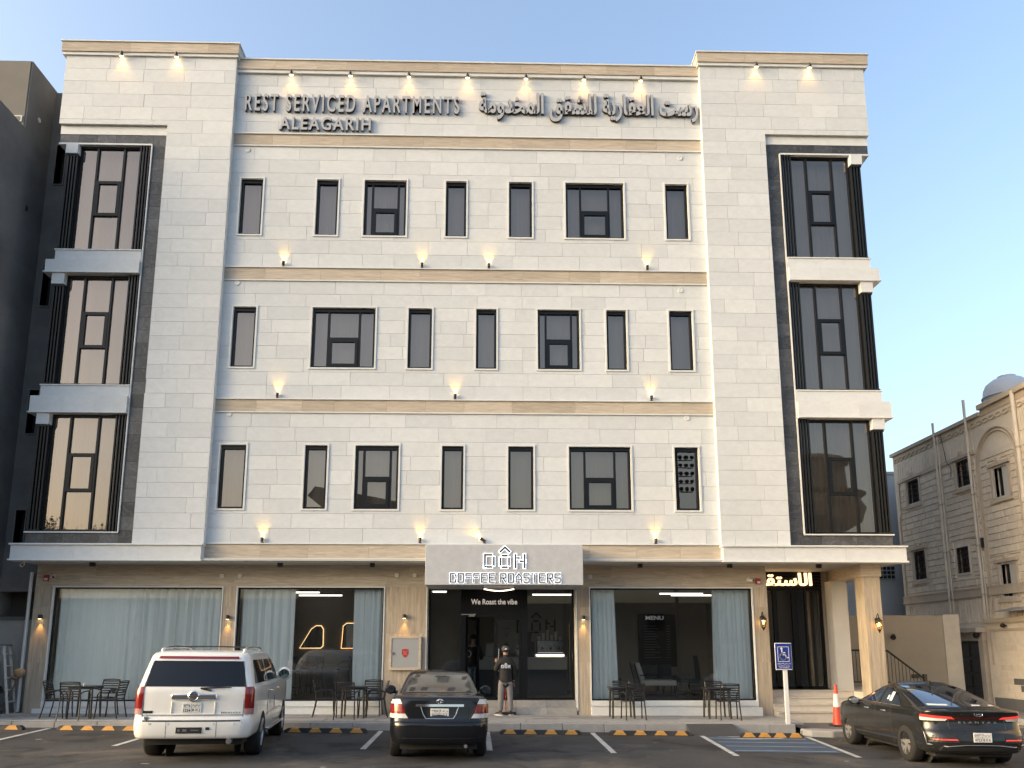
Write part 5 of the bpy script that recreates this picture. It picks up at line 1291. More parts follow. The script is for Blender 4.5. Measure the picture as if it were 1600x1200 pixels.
    m = MB(); m.lathe([(.025,-.05),(.03,-.05),(.03,.2)], (.45,.12,.27), 12, 'y'); add(m, 'exhaust', SILVER, C)
sedan_old()
# ---------------------------------------------------------------- charcoal sedan, angled view
GREYC = mat('charcoal_paint', (.014,.015,.016), .13, .0, coat=.0, dirt=.2, dcol=(.06,.055,.05), dscale=.8)
def sedan_new():
    C = thing('parked_sedan', 'glossy charcoal sedan with lit thin tail lights parked beside the traffic cone', 'car', (8.22, 13.66, road_z(8.2)+.002), (0, .0103, R(-2.4)), scale=.955)
    S_ = Shell([(.24,.20,4.5,.80,.2,.5),(.27,.06,4.6,.86,.28,.55),(.42,.0,4.68,.895,.30,.6),(.58,.03,4.70,.905,.28,.6),(.66,.09,4.70,.908,.26,.6),(.80,.13,4.62,.912,.24,.6),(.90,.10,4.45,.905,.22,.6),(.965,.055,3.95,.875,.22,.5),(.985,.12,3.75,.83,.25,.5),(1.00,.42,3.55,.80,.26,.4),(1.03,.52,3.45,.78,.26,.35),(1.14,.90,3.1,.72,.24,.3),(1.28,1.45,2.72,.635,.24,.3),(1.37,1.95,2.42,.55,.22,.25),(1.405,2.05,2.35,.42,.2,.2),(1.415,2.1,2.3,.25,.1,.1)], crown=.14)
    b = add(S_.mesh(), 'body', GREYC, C, smooth=38)
    WY = (.98, 3.70); wh = [(s*.80, y, .335) for y in WY for s in (-1, 1)]
    cut_arches(b, wh, .372, .16)
    for (x, y, z) in wh: wheel(C, x, y, .335, .225, DARKALLOY, 5, 'twin')
    m = MB(); m.box(-.68, .68, .35, 4.3, .17, .27); add(m, 'underbody', CARIN, C)
    PG = mat('sedan_glass', (.010,.013,.020), .05, coat=1.0)
    rw = add(S_.rpatch([(-.66,1.02),(.66,1.02),(.53,1.335),(-.53,1.335)], .006, 14, 8), 'rear_window', PG, C, smooth=60)
    PAPER = mat('white_paper', (.62,.62,.60), .7)
    for (x0, x1, z0, z1) in ((-.62,-.28,1.035,1.058),(.16,.33,1.035,1.052),(.50,.60,1.035,1.05)): add(S_.rpatch([(x0,z0),(x1,z0),(x1,z1),(x0,z1)], .010, 3, 2), 'paper', PAPER, rw)
    for s in (-1, 1):
        fl = lambda c: c if s > 0 else [c[1],c[0],c[3],c[2]]
        q = add(S_.rpatch(fl([(s*.40,.835),(s*.905,.86),(s*.90,.905),(s*.46,.875)]), .008, 12, 3), 'tail_light', GLOWRED, C, smooth=60)
        add(S_.rpatch(fl([(s*.56,.80),(s*.90,.80),(s*.905,.858),(s*.52,.835)]), .007, 10, 2), 'reversing_lens', CLEARL, q, smooth=60)
        add(S_.rpatch(fl([(s*.40,.44),(s*.86,.44),(s*.80,.56),(s*.46,.56)]), .006, 8, 3), 'bumper_vent', BLACKPL, C)
        add(S_.rpatch(fl([(s*.42,.475),(s*.80,.475),(s*.78,.495),(s*.44,.495)]), .010, 6, 1), 'reflector', GLOWRED, C)  # reflectors share the lamp emission; their glow is painted, they are no lamps
        m = MB(); m.tube([S_.rear(s*x, z, .010) for x, z in ((.885,.60),(.875,.50),(.86,.395),(.60,.37),(.3,.40),(0,.405))], [.012,.013,.014,.010,.007,.007], 6); add(m, 'chrome_trim', mat('dull_silver_trim', (.35,.34,.32), .35, .8), C)
        seam(C, [S_.rear(s*x, z, .002) for x, z in ((.50,.66),(.52,.74),(.50,.83))])
        mirror(C, S_.side(3.02, .97, s, -.02), s, GREYC, .2, .14)
        add(S_.spatch([(1.30,1.0),(2.15,1.0),(2.12,1.285),(1.75,1.285)], s, .006, 6, 4), 'side_window', PG, C, smooth=60)
        add(S_.spatch([(2.25,1.0),(3.3,1.0),(2.65,1.30),(2.20,1.30)], s, .006, 8, 4), 'side_window', PG, C, smooth=60)
        m = MB(); m.tube([S_.side(y, .985, s, .006) for y in (1.25,1.8,2.4,3.0,3.3)], .008, 5); add(m, 'window_trim', SILVER, C)
        for y in (1.52, 2.2, 3.22): seam(C, [S_.side(y+(z-.6)*.05, z, s, .002) for z in (.3,.5,.7,.85,.95)])
        for y in (1.72, 2.5):
            m = MB(); m.tube([S_.side(y, .86, s, .005), S_.side(y+.04, .862, s, .03), S_.side(y+.16, .865, s, .03), S_.side(y+.2, .86, s, .005)], .013, 6); add(m, 'door_handle', SILVER, C)
    for (y0, y1, z0, z1) in ((1.72,1.84,1.05,1.22),(1.88,1.95,1.07,1.15)): add(S_.spatch([(y0,z0),(y1,z0),(y1,z1),(y0,z1)], -1, .010, 2, 2), 'window_sticker', PAPER, C)
    m = S_.rpatch([(-.40,.845),(.40,.845),(.46,.868),(-.46,.868)], .006, 10, 1); add(m, 'light_bar', mat('dark_red_lens', (.08,.006,.006), .2), C)
    yy = S_.rear(0, .78, 0).y
    for g in lay('ELANTRA', -.34, .34, .765, .80, yy-.014, yy-.002, .03, 'E', .55): add(g, 'badge_letter', SILVER, C)
    y2 = S_.rear(0, .92, 0).y; e = MB(); e.tube([(.072*math.cos(2*math.pi*k/20), y2-.012, .925+.038*math.sin(2*math.pi*k/20)) for k in range(20)], .007, 5, closed=True)
    e.tube([(-.032,y2-.012,.95),(-.026,y2-.012,.90)], .007, 5); e.tube([(.026,y2-.012,.95),(.032,y2-.012,.90)], .007, 5); e.tube([(-.028,y2-.012,.915),(.028,y2-.012,.935)], .007, 5); add(e, 'emblem', SILVER, C)
    y3 = S_.rear(0, .52, 0).y; plate(C, .0, y3-.006, .535, .32, .16, ('٤٧٢٣', 'ا ب ب'), ('4723', 'B X A'))
    m = S_.rpatch([(-.84,.30),(.84,.30),(.80,.37),(-.80,.37)], .004, 12, 2); add(m, 'diffuser', BLACKPL, C)
    add(S_.rpatch([(-.83,.655),(.83,.655),(.83,.663),(-.83,.663)], .003, 12, 1), 'seam', BLACKPL, C)
    m = MB(); m.add([(-.02,1.72,1.355),(.02,1.72,1.355),(.02,1.90,1.385),(-.02,1.90,1.385),(0,1.70,1.46)], [(0,1,4),(1,2,4),(2,3,4),(3,0,4)]); add(m, 'antenna_fin', BLACKPL, C)
sedan_new()
# ================================================================ grey concrete building on the left
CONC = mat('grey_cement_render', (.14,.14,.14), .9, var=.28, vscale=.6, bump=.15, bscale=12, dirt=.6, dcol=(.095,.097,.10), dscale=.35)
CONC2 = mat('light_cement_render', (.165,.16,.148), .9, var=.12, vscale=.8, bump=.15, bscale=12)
NX = -13.15
t = thing('concrete_building', 'unfinished grey cement rendered building with slit windows beside the pale building', 'building', (NX-4, 18, 0), world_coords=True)
m = MB(); m.box(NX-9, NX, 18.4, 20.38, 0, 16.25); add(m, 'front_block', CONC, t)
m = MB(); m.box(NX-9, NX-.001, 20.38, 32, 0, 18.35); add(m, 'tall_block', CONC, t)
m = MB(); m.box(NX-9, NX-.05, 20.36, 20.379, 16.25, 18.345); add(m, 'painted_lit_face', CONC2, t)  # paler sheet: light on this front face put into the colour
YB = 21.62
m = MB()
wins = [(-12.94, 15.30, 16.55), (-12.94, 11.5, 12.75), (-12.94, 7.75, 9.0), (-12.94, 4.4, 5.6)]
rs = [(NX, -11.9, 3.4, 18.3)]
for (x, z0, z1) in wins: rs = rsub(rs, (x, x+.26, z0, z1))
for (a, b, c, d) in rs: m.box(a, b, YB, YB+.3, c, d)
add(m, 'rear_wing', CONC, t)
for (x, z0, z1) in wins:
    m = MB(); e = .03
    for (a, b, c, d) in ((x-e, x, z0-e, z1+e), (x+.26, x+.26+e, z0-e, z1+e), (x, x+.26, z0-e, z0), (x, x+.26, z1, z1+e)): m.box(a, b, YB-.03, YB+.29, c, d)
    W = add(m, 'window_frame', CONC2, t)
    m = MB(); m.box(x, x+.26, YB+.28, YB+.31, z0, z1); add(m, 'dark_opening', mat('black_void', (.004,.004,.004), .9), W)
for (y, z) in ((20.95,16.9),(19.2,12.4)):
    m = MB(); m.lathe([(.07,0),(.07,.015),(.03,.02)], (NX, y, z), 14, 'x'); add(m, 'tie_plug', PALE, t)
m = MB(); m.box(NX, NX+.03, 20.8, 20.87, 14.0, 14.13); add(m, 'pipe_hole', BLACKPL, t)
m = MB(); m.box(NX-.35, NX-.10, 20.33, 20.36, 16.42, 16.60); fr = add(m, 'vent_frame', PALE, t); m = MB(); m.box(NX-.31, NX-.14, 20.325, 20.332, 16.44, 16.57); add(m, 'vent_opening', CONC2, fr)
m = MB(); m.tube([(-12.28, 21.5, .3), (-12.28, 21.5, 3.9)], .045, 8); add(m, 'drain_pipe', PALE, t)
# low wall between the two
m = MB(); m.box(-18, -12.13, 21.75, 22.0, .1, 2.66); t2 = thing('boundary_wall', 'plain beige rendered wall behind the ladder', 'wall', (-15, 21.9, .1), world_coords=True)
add(m, 'render', mat('beige_render', (.34,.325,.295), .9, var=.1, vscale=1.2, bump=.2, bscale=20, dirt=.3), t2)
m = MB(); m.box(-18, -12.13, 21.7, 22.05, 2.66, 2.74); add(m, 'cap', CONC, t2)
m = MB(); m.box(-18, -12.15, 22.2, 22.4, 2.6, 3.7); add(m, 'neighbour_base_wall', mat('brown_base_wall', (.075,.065,.05), .8), t2)  # stands for the neighbour's dark brown lower wall

# ================================================================ right: wall and stairs beside the porch
BEIGE = mat('cream_render', (.31,.28,.225), .9, var=.08, vscale=1.0, bump=.15, bscale=20, dirt=.2, dcol=(.3,.25,.18))
t = thing('garden_wall', 'tall cream rendered wall beside the porch with a pale end pier', 'wall', (12, 25, 0), world_coords=True)
m = MB(); m.box(9.9, 14.15, 25.0, 25.2, -.2, 2.93); add(m, 'render', BEIGE, t)
m = MB(); m.box(14.152, 14.66, 24.98, 25.5, -.2, 2.96); add(m, 'pier', mat('pale_render', (.50,.47,.40), .9, var=.1, vscale=2), t)
m = MB(); m.box(13.0, 13.25, 24.97, 25.0, 1.0, 1.12); add(m, 'vent', BLACKPL, t)
t = thing('wall_floodlight', 'small black floodlight on the cream wall', 'lamp', (12.5, 25, 2.2), world_coords=True)
m = MB(); m.cyl((12.6,25.0,2.27),(12.45,24.86,2.27),.02); m.cyl((12.47,24.85,2.30),(12.40,24.74,2.24),.06,.085); add(m, 'housing', BLACKPL, t, smooth=40)
t = thing('stair_railing', 'black metal balustrade sloping down beside the porch pillar', 'railing', (11.8, 23.8, .3), world_coords=True)
top = [(10.35,1.86),(11.72,1.84),(12.75,1.04)]
m = MB(); m.tube([(x,23.8,z) for x,z in top], .03, 8); add(m, 'top_rail', CHM, t)
m = MB(); m.tube([(x,23.8,z-.92) for x,z in top], .02, 8); add(m, 'bottom_rail', CHM, t)
x = 10.45
while x < 12.72:
    z = 1.86 if x < 11.72 else 1.84-(x-11.72)*.777
    m = MB(); m.cyl((x,23.8,z-.92),(x,23.8,z), .010, n=6); add(m, 'baluster', CHM, t); x += .105
for x, z in ((11.6,1.98),(12.78,1.16)):
    m = MB(); m.box(x-.05, x+.05, 23.75, 23.85, z-1.3, z); add(m, 'post', CHM, t, bevel=.01)
t = thing('side_stairs', 'cream stone stairs climbing behind the balustrade toward the porch', 'stairs', (11.5, 24.3, 0), world_coords=True)
for i in range(5):
    m = MB(); m.box(9.99, 12.9-i*.28, 23.86, 24.9, -.1+i*.17, .07+i*.17); add(m, 'step', STAIRM, t)

# ================================================================ cream stone house across the side street
HX = 16.0
HST = tiled('cream_house_stone', (.70,.62,.51), (.78,.70,.59), .8, 4, .14, bump=.25, bscale=18)
HPL = mat('cream_house_plaster', (.74,.66,.55), .85, var=.1, vscale=1.5, bump=.15, bscale=25, dirt=.25, dcol=(.24,.19,.14), dscale=.6)
HTR = mat('tan_house_moulding', (.54,.46,.365), .85, var=.1, vscale=3)
H = thing('stone_house', 'cream stone block house with arched niche, grilled windows and wall pipes', 'house', (HX+4, 26, 0), world_coords=True)
hw = [(29.0,29.75,7.35,8.22,0), (25.75,26.45,7.33,8.22,0), (23.85,24.5,6.62,7.55,1), (29.0,29.72,4.45,5.5,0), (26.3,26.95,4.43,5.3,2), (24.0,24.65,3.5,4.5,1)]
arch = (23.25, 25.3)
def hbox(m, y0, y1, z0, z1, d0, d1): return m.box(HX-d1, HX-d0, y0, y1, z0, z1)
rs = [(11.0, 30.75, -.2, 9.5)]
gate = (25.75, 27.3)
for (a,b,c,d,k) in hw: rs = rsub(rs, (a,b,c,d))
m = MB()
for (a,b,c,d) in rs: m.box(HX, HX+.35, a, b, c, d)
add(m, 'wall', HPL, H)
m = MB(); m.box(HX+.35, HX+9, 11, 30.75, -.2, 9.4); add(m, 'inner_wall', mat('house_dark', (.02,.018,.016), .9), H)
m = MB(); m.box(HX+.36, HX+9, 30.4, 30.75, -.2, 9.5); add(m, 'end_wall', HPL, H)
# block courses
blocks = []; rows = 17; bh = .222
zones = [(27.75, 30.45), (25.45, 27.35), (19.0, 23.15)]
holesH = [(a-.16, b+.16, c-.16, d+.26) for (a,b,c,d,k) in hw]
for r in range(19):
    z0 = 3.95+r*bh
    for (ya, yb) in zones+[arch]:
        lim = 8.2 if (ya, yb) != arch else 8.95
        if z0+bh > lim: continue
        a0, b0 = ya, yb
        if (ya, yb) == arch:
            a0 += .12; b0 -= .12; cy, rad = sum(arch)/2, (arch[1]-arch[0])/2-.14; zt = z0+bh
            if zt > 7.85:
                dz = zt-7.85
                if dz >= rad: continue
                hw_ = math.sqrt(rad*rad-dz*dz); a0, b0 = cy-hw_, cy+hw_
        y = a0-random.uniform(0, .3)
        while y < b0-.02:
            w = random.uniform(.38, .58); y0, y1 = max(y, a0), min(y+w, b0); y += w
            if y1-y0 < .08: continue
            rr = [(y0, y1, z0, z0+bh)]
            for h in holesH: rr = rsub(rr, h)
            rr = [q for q in rr if q[1]-q[0] > .05 and q[3]-q[2] > .05]
            if rr: blocks.append((sum((q[1]-q[0])*(q[3]-q[2]) for q in rr)/(y0**2), rr))
blocks.sort(key=lambda q: -q[0]); restb = MB(); rt = []
for i, (s_, rr) in enumerate(blocks):
    m = MB() if i < 295 else restb; k = len(m.f); th = .03+random.uniform(0,.01)
    for (a,b,c,d) in rr:
        e = .012; m.add([(HX,a+.006,c+.012),(HX,b-.006,c+.012),(HX,b-.006,d-.012),(HX,a+.006,d-.012),(HX-th,a+.006+e,c+.012+e),(HX-th,b-.006-e,c+.012+e),(HX-th,b-.006-e,d-.012-e),(HX-th,a+.006+e,d-.012-e)], [(4,7,6,5),(0,4,5,1),(1,5,6,2),(2,6,7,3),(3,7,4,0)])
    tn = random.random()
    if i < 295: add(m, 'stone_block', HST, H, tone=tn)
    else: rt += [tn]*(len(m.f)-k)
if restb.f: o = add(restb, 'stone_blocks', HST, H, tone=rt); o['kind'] = 'stuff'
# mouldings: base band, cornice, frieze pattern, flutes, arch
m = MB(); hbox(m, 11, 30.77, 3.62, 3.84, 0, .05); hbox(m, 11, 30.77, 3.58, 3.63, 0, .08); hbox(m, 11, 30.77, 3.84, 3.88, 0, .07); add(m, 'belt_course', HTR, H)
m = MB(); hbox(m, 24.9, 30.8, 9.44, 9.56, -.3, .10); hbox(m, 11, 24.9, 9.62, 9.78, -.3, .12); hbox(m, 11, 24.89, 9.4, 9.62, -.3, .02); add(m, 'cornice', HTR, H)
m = MB(); y = 19.2
while y < 30.5:
    zc = 9.22
    m.tube([(HX-.02, y+.13*math.cos(2*math.pi*k/12), zc+.07*math.sin(2*math.pi*k/12)) for k in range(12)], .018, 5, closed=True)
    m.cyl((HX-.015, y+.17, zc-.07), (HX-.015, y+.17, zc+.07), .012, n=5); y += .34
add(m, 'frieze', HTR, H)
m = MB(); y = 19.0
while y < 30.5:
    if not (arch[0] < y < arch[1]): hbox(m, y, y+.11, 8.42, 9.05, 0, .025)
    hbox(m, y, y+.11, 2.75, 3.5, 0, .025); y += .165
o = add(m, 'fluting', HPL, H); o['kind'] = 'stuff'
m = MB(); hbox(m, 25.4, 30.5, 8.28, 8.36, 0, .05); m.tube([(HX-.03, 30.35, z) for z in (8.2, 7.2, 7.0, 6.8)], .03, 5); m.tube([(HX-.03,30.35,8.25),(HX-.03,30.35,7.1),(HX-.03,30.5,6.9),(HX-.03,30.5,3.9)], .03, 5); add(m, 'wall_moulding', HTR, H)
cy, rad = sum(arch)/2, (arch[1]-arch[0])/2
for k, (rr_, d) in enumerate(((rad, .05), (rad-.11, .04))):
    m = MB(); m.tube([(HX-.02, cy-rr_, 3.0), (HX-.02, cy-rr_, 7.85)]+[(HX-.02, cy-rr_*math.cos(math.pi*i/16), 7.85+rr_*math.sin(math.pi*i/16)) for i in range(1, 16)]+[(HX-.02, cy+rr_, 7.85), (HX-.02, cy+rr_, 3.0)], d, 6); add(m, 'arch_moulding', HTR, H, smooth=50)
IRON = mat('brown_iron_grille', (.04,.025,.02), .6); WHFR = mat('white_window_frame', (.55,.53,.50), .5)
for (a,b,c,d,k) in hw:
    m = MB(); frame = []
    hbox(m, a-.06, a, c, d, -.10, .02); hbox(m, b, b+.06, c, d, -.10, .02); hbox(m, a-.06, b+.06, c-.06, c, -.10, .03); hbox(m, a-.06, b+.06, d, d+.06, -.10, .02)
    W = add(m, 'window', WHFR if k != 2 else HPL, H)
    if k != 2:
        m = MB(); hbox(m, a-.16, a-.065, c-.02, d+.02, 0, .06); hbox(m, b+.065, b+.16, c-.02, d+.02, 0, .06); hbox(m, a-.22, b+.22, c-.18, c-.065, 0, .09); hbox(m, a-.24, b+.24, d+.065, d+.17, 0, .10); hbox(m, (a+b)/2-.06, (a+b)/2+.06, d+.171, d+.30, 0, .12)
        add(m, 'surround', HTR, W)
    m = MB(); m.add([(HX+.14,a,c),(HX+.14,b,c),(HX+.14,b,d),(HX+.14,a,d)], [(0,1,2,3)]); add(m, 'pane', mat('house_glass', (.02,.022,.026), .08), W)
    if k == 1:
        m = MB(); hbox(m, a, a+.3, c, d, -.12, -.02); add(m, 'sliding_sash', WHFR, W)
    else:
        m = MB(); n = 5
        for i in range(n+1): y = a+(b-a)*i/n; m.cyl((HX-.02,y,c),(HX-.02,y,d), .012, n=5)
        for i in range(6): z = c+(d-c)*i/5; m.cyl((HX-.02,a,z),(HX-.02,b,z), .010, n=5)
        add(m, 'grille', IRON, W)
for (y, z0, z1, r) in ((27.55, 2.6, 9.95, .04), (27.35, 2.6, 9.4, .022), (25.6, 2.6, 10.2, .045), (25.45, 2.6, 7.6, .022), (23.12, 3.6, 9.7, .065)):
    m = MB(); m.cyl((HX-.09,y,z0),(HX-.09,y,z1), r, n=10); p = add(m, 'wall_pipe', HPL, H, smooth=50)
    m = MB()
    for z in (z0+1, z0+2.6, z0+4.3): m.cyl((HX-.09,y,z),(HX-.09,y,z+.06), r+.02, n=10)
    add(m, 'pipe_clip', HTR, p)
m = MB(); m.tube([(HX-.05,27.2,9.4),(HX-.06,27.05,8.8),(HX-.05,27.0,8.4),(HX-.05,26.75,8.1),(HX-.05,26.8,7.8)], .012, 5); add(m, 'cable', BLACKPL, H)
m = MB(); hbox(m, 25.3, 25.42, 5.15, 5.45, 0, .12); add(m, 'meter_box', BLACKPL, H)
# gate in the house wall
GATE = mat('dark_brown_gate', (.022,.015,.012), .5, var=.3, vscale=8)
gt = thing('house_gate', 'dark brown double leaf metal gate of the cream house', 'gate', (HX-.1, 26.5, .05), world_coords=True)
for i, (a, b) in enumerate(((25.8, 26.5), (26.51, 27.28))):
    m = MB(); m.box(HX-.12, HX-.06, a, b, .06, 2.12); l_ = add(m, 'leaf', GATE, gt)
    for k in range(4):
        m = MB(); m.box(HX-.145, HX-.121, a+.08, b-.08, .16+k*.49, .56+k*.49); add(m, 'panel', GATE, l_, bevel=.01)
m = MB(); m.box(HX-.30, HX-.002, 25.55, 25.79, .05, 2.15); m.box(HX-.30, HX-.002, 27.29, 27.6, .05, 2.15); m.box(HX-.32, HX-.002, 25.5, 27.65, 2.15, 2.42); add(m, 'gate_surround', HTR, gt)
m = MB(); m.box(HX-.55, HX-.002, 25.45, 27.75, 2.42, 2.56); add(m, 'gate_canopy', HTR, gt)
t = thing('gate_lamp', 'round black lamp on the gate canopy', 'lamp', (HX-.4, 25.6, 2.42), world_coords=True)
m = MB(); m.ball((HX-.45, 25.62, 2.34), .10); m.cyl((HX-.45,25.62,2.42),(HX-.45,25.62,2.46),.03); add(m, 'housing', BLACKPL, t, smooth=50)
# yard wall in front of the house
yw = thing('yard_wall', 'cream yard wall of stone courses with dark repaired patches at its foot', 'wall', (HX-.1, 20, .05), world_coords=True)
m = MB(); m.box(HX-.22, HX-.003, 11, 25.43, .0, 2.7); add(m, 'render', HPL, yw)
m = MB(); m.box(HX-.30, HX-.002, 11, 25.44, 2.7, 2.84); m.box(HX-.26, HX-.221, 23.0, 25.2, 2.45, 2.52); m.box(HX-.26, HX-.221, 25.12, 25.2, 1.4, 2.45); add(m, 'cap', HTR, yw)
for r in range(10):
    y = 21.0+(.25 if r % 2 else 0)
    while y < 24.9:
        m = MB(); m.box(HX-.236, HX-.2205, y+.008, min(y+.55, 24.95)-.008, .42+r*.2+.008, .62+r*.2-.008); add(m, 'stone_block', HST if not (r < 3 and y < 24.0 and random.random() < .7) else CONC, yw, tone=random.random()); y += .55
m = MB(); m.box(HX-.25, HX-.2205, 21, 25.3, .02, .40); add(m, 'footing', CONC, yw)
t = thing('yard_wall_lamp', 'small dark lamp on the yard wall under its cap', 'lamp', (HX-.3, 24.4, 2.6), world_coords=True)
m = MB(); m.ball((HX-.33, 24.4, 2.60), .08, .08, .07); m.cyl((HX-.22,24.4,2.60),(HX-.3,24.4,2.60),.025); add(m, 'housing', BLACKPL, t, smooth=50)
m = MB()
t = thing('metal_canopy', 'corrugated metal canopy above the yard wall', 'canopy', (HX-.3, 23.5, 3.0), world_coords=True)
n = 60; m.grid(lambda u, v: (HX-.02-.55*v, 21+3.4*u, 3.14-.12*v+.02*math.sin(u*n*math.pi)), 240, 1); add(m, 'sheet', mat('zinc_sheet', (.40,.40,.40), .4, .6), t, smooth=60)
# water tank
t = thing('water_tank', 'white rounded plastic water tank on the roof of the cream house', 'water tank', (18.05, 26.4, 9.5), world_coords=True)
TANK = mat('white_tank_plastic', (.50,.53,.57), .5)
m = MB(); m.lathe([(.30,.62),(.58,.72),(.74,.95),(.80,1.2),(.81,1.22)], (18.05,26.4,9.35), 28); add(m, 'lower_shell', TANK, t, smooth=50)
m = MB(); m.lathe([(.84,1.222),(.84,1.26),(.80,1.28),(.77,1.5),(.68,1.7),(.48,1.86),(.30,1.9),(.29,1.99),(.02,2.0)], (18.05,26.4,9.35), 28); add(m, 'upper_shell', TANK, t, smooth=50)
m = MB(); [m.cyl((18.05+.6*math.cos(a),26.4+.6*math.sin(a),9.4),(18.05+.5*math.cos(a),26.4+.5*math.sin(a),10.25),.03,n=6) for a in (0,1.57,3.14,4.71)]; add(m, 'stand', IRON, t)
# pale grey building behind
bb = thing('rear_building', 'pale grey rendered building with a pierced block vent behind the porch', 'building', (14, 36, 0), world_coords=True)
m = MB(); m.box(11.0, 17.2, 33.0, 42, -.3, 9.25); add(m, 'wall', mat('pale_grey_render', (.55,.55,.53), .9, var=.07, vscale=.8), bb)
m = MB(); m.box(10.95, 17.25, 32.95, 42.05, 9.25, 9.37); add(m, 'parapet', WHITEP, bb)
vb = MB(); vb.box(15.95, 16.85, 32.95, 33.0, 4.75, 5.32); vb_ = add(vb, 'vent_frame', WHITEP, bb)
for i in range(5):
    for j in range(3):
        m = MB(); m.box(15.99+i*.17, 16.12+i*.17, 32.93, 32.949, 4.79+j*.18, 4.92+j*.18); add(m, 'vent_opening', BLACKPL, vb_)

# ================================================================ across the street, seen mirrored in the glass
OPP = mat('brown_villa_render', (.20,.16,.12), .9, var=.1, vscale=.6)
o1 = thing('opposite_villa', 'brown villa with a flaring curved roof slab, mirrored in the lower windows', 'building', (-8, -20, 0), world_coords=True)
m = MB(); m.box(-15, -2.2, -34, -19, -.3, 9.5); add(m, 'wall', OPP, o1)
m = MB(); pr = [(-13.9,13.2),(-13.4,13.9),(-9,13.1),(-5.6,12.4),(-2.0,11.7),(-1.6,11.2),(-2.6,10.7),(-6,10.9),(-9.2,11.2),(-10.2,9.6),(-11.4,9.6),(-11.8,11.6)]; m.prism(pr, -32, -17.5, 'y'); add(m, 'roof', OPP, o1)
o2 = thing('round_villa', 'round tan tower house with a bulging balcony, mirrored in the corner bay', 'building', (24, -20, 0), world_coords=True)
m = MB(); m.lathe([(2.4,-.3),(2.4,9.6),(2.5,10.3),(4.1,11.2),(4.4,12.2),(4.0,12.9),(4.4,13.2),(3.2,13.4),(3.1,15.4),(3.4,15.6),(3.2,15.9),(.1,16.1)], (23.6,-18,0), 40); add(m, 'tower', OPP, o2, smooth=30)
o3 = thing('floodlight_mast', 'tall floodlight mast with rows of lamps, mirrored in the window beside the wing', 'mast', (13.6, -16, 0), world_coords=True)
m = MB(); m.cyl((13.6,-16,-.3),(13.6,-16,16.5),.16,.09,10); m.tube([(13.6,-16,z) for z in (13.2,16.4)], .1); add(m, 'pole', IRON, o3)
for r in range(6):
    m = MB(); z = 13.3+r*.6; m.cyl((12.5,-16,z),(14.7,-16,z),.04,n=6)
    for k in range(6): m.cyl((12.6+k*.4,-15.9,z+.2),(12.6+k*.4,-15.65,z+.12),.12,.15,8)
    add(m, 'lamp_row', IRON, o3)
o4 = thing('far_villa_row', 'long low villa terrace across the street, dim in the shop glass', 'building', (4, -30, 0), world_coords=True)
m = MB(); m.box(-70, -16, -36, -24, -.5, 6.0); m.box(-1.5, 20, -36, -26, -.5, 5.8); m.box(28, 80, -36, -24, -.5, 6.2); add(m, 'wall', OPP, o4)
for k in range(24):
    x = -66+k*6.1
    if -16.5 < x < -1 or 19 < x < 28.5: continue
    m = MB(); y = -24 if (x < -16 or x > 28) else -26; m.box(x, x+1.5, y-.02, y+.03, 3.4, 4.9); add(m, 'window', BLACKM, o4)
o5 = thing('street_tree', 'bushy tree across the street, mirrored low in the corner bay', 'tree', (-33, -18, 0), world_coords=True)
m = MB(); m.tube([(-33,-18,-.3),(-32.9,-18,4),(-33.2,-18.1,8)], [.28,.2,.12], 8); [m.tube([(-33,-18,5.5),(-33+dx,-18+dy,9)], [.1,.04], 6) for dx, dy in ((1.5,.5),(-1.6,.3),(.3,-1.5))]; add(m, 'trunk', mat('bark', (.06,.045,.035), .9), o5)
m = MB(); rnd = random.Random(3); cl = [(-33+rnd.gauss(0,1.5), -18+rnd.gauss(0,1.3), 9.6+rnd.gauss(0,.9)) for _ in range(26)]
for i in range(2600):
    c = cl[i % 26]; p = Vector((c[0]+rnd.gauss(0,.45), c[1]+rnd.gauss(0,.45), c[2]+rnd.gauss(0,.35))); a, b = rnd.random()*6.3, rnd.random()*3
    u = Vector((math.cos(a)*math.cos(b), math.sin(a)*math.cos(b), math.sin(b)))*.14; v = u.orthogonal().normalized()*.07; m.add([p-u, p+v, p+u, p-v], [(0,1,2,3)])
add(m, 'crown', mat('leaf_green', (.05,.075,.03), .7), o5)
# ================================================================ inside the coffee shop
WOOD = mat('dark_wood', (.055,.04,.03), .5, var=.2, vscale=6, stretch=(1,1,8)); CREAM = mat('cream_upholstery', (.42,.38,.32), .9, var=.05)
GREYW = mat('pale_counter_panel', (.30,.29,.27), .6); NAVY = mat('dark_counter_front', (.02,.024,.03), .5)
LEDS = emis('room_led_strip', (1,.93,.82), .65)
for x0, x1, y, lb in ((-6.0,-4.68,24.9,'lit ceiling strip in the cafe window beside the gathered curtain, rear one'),(-6.3,-5.1,23.6,'lit ceiling strip partly behind the gathered curtain'),(-3.75,-2.6,23.8,'lit ceiling strip behind the narrow cafe curtain'),(5.5,6.9,24.6,'longer lit ceiling strip in the lounge'),(5.0,6.3,23.9,'nearer lit ceiling strip in the lounge'),(1.2,2.4,24.4,'lit ceiling strip over the coffee counter'),(-1.75,-1.35,23.2,'short lit strip behind the pane beside the fire cabinet')):
    t = thing('ceiling_light', lb, 'light', ((x0+x1)/2, y, 3.5), world_coords=True, group='linear ceiling lights')
    m = MB(); m.box(x0, x1, y-.03, y+.03, 3.50, 3.545); add(m, 'diffuser', LEDS, t)
    m = MB(); m.box(x0, x1, y-.035, y+.035, 3.546, 3.58); m.cyl((x0+.1,y,3.58),(x0+.1,y,3.82),.006,n=5); m.cyl((x1-.1,y,3.58),(x1-.1,y,3.82),.006,n=5); add(m, 'housing', BLACKM, t)
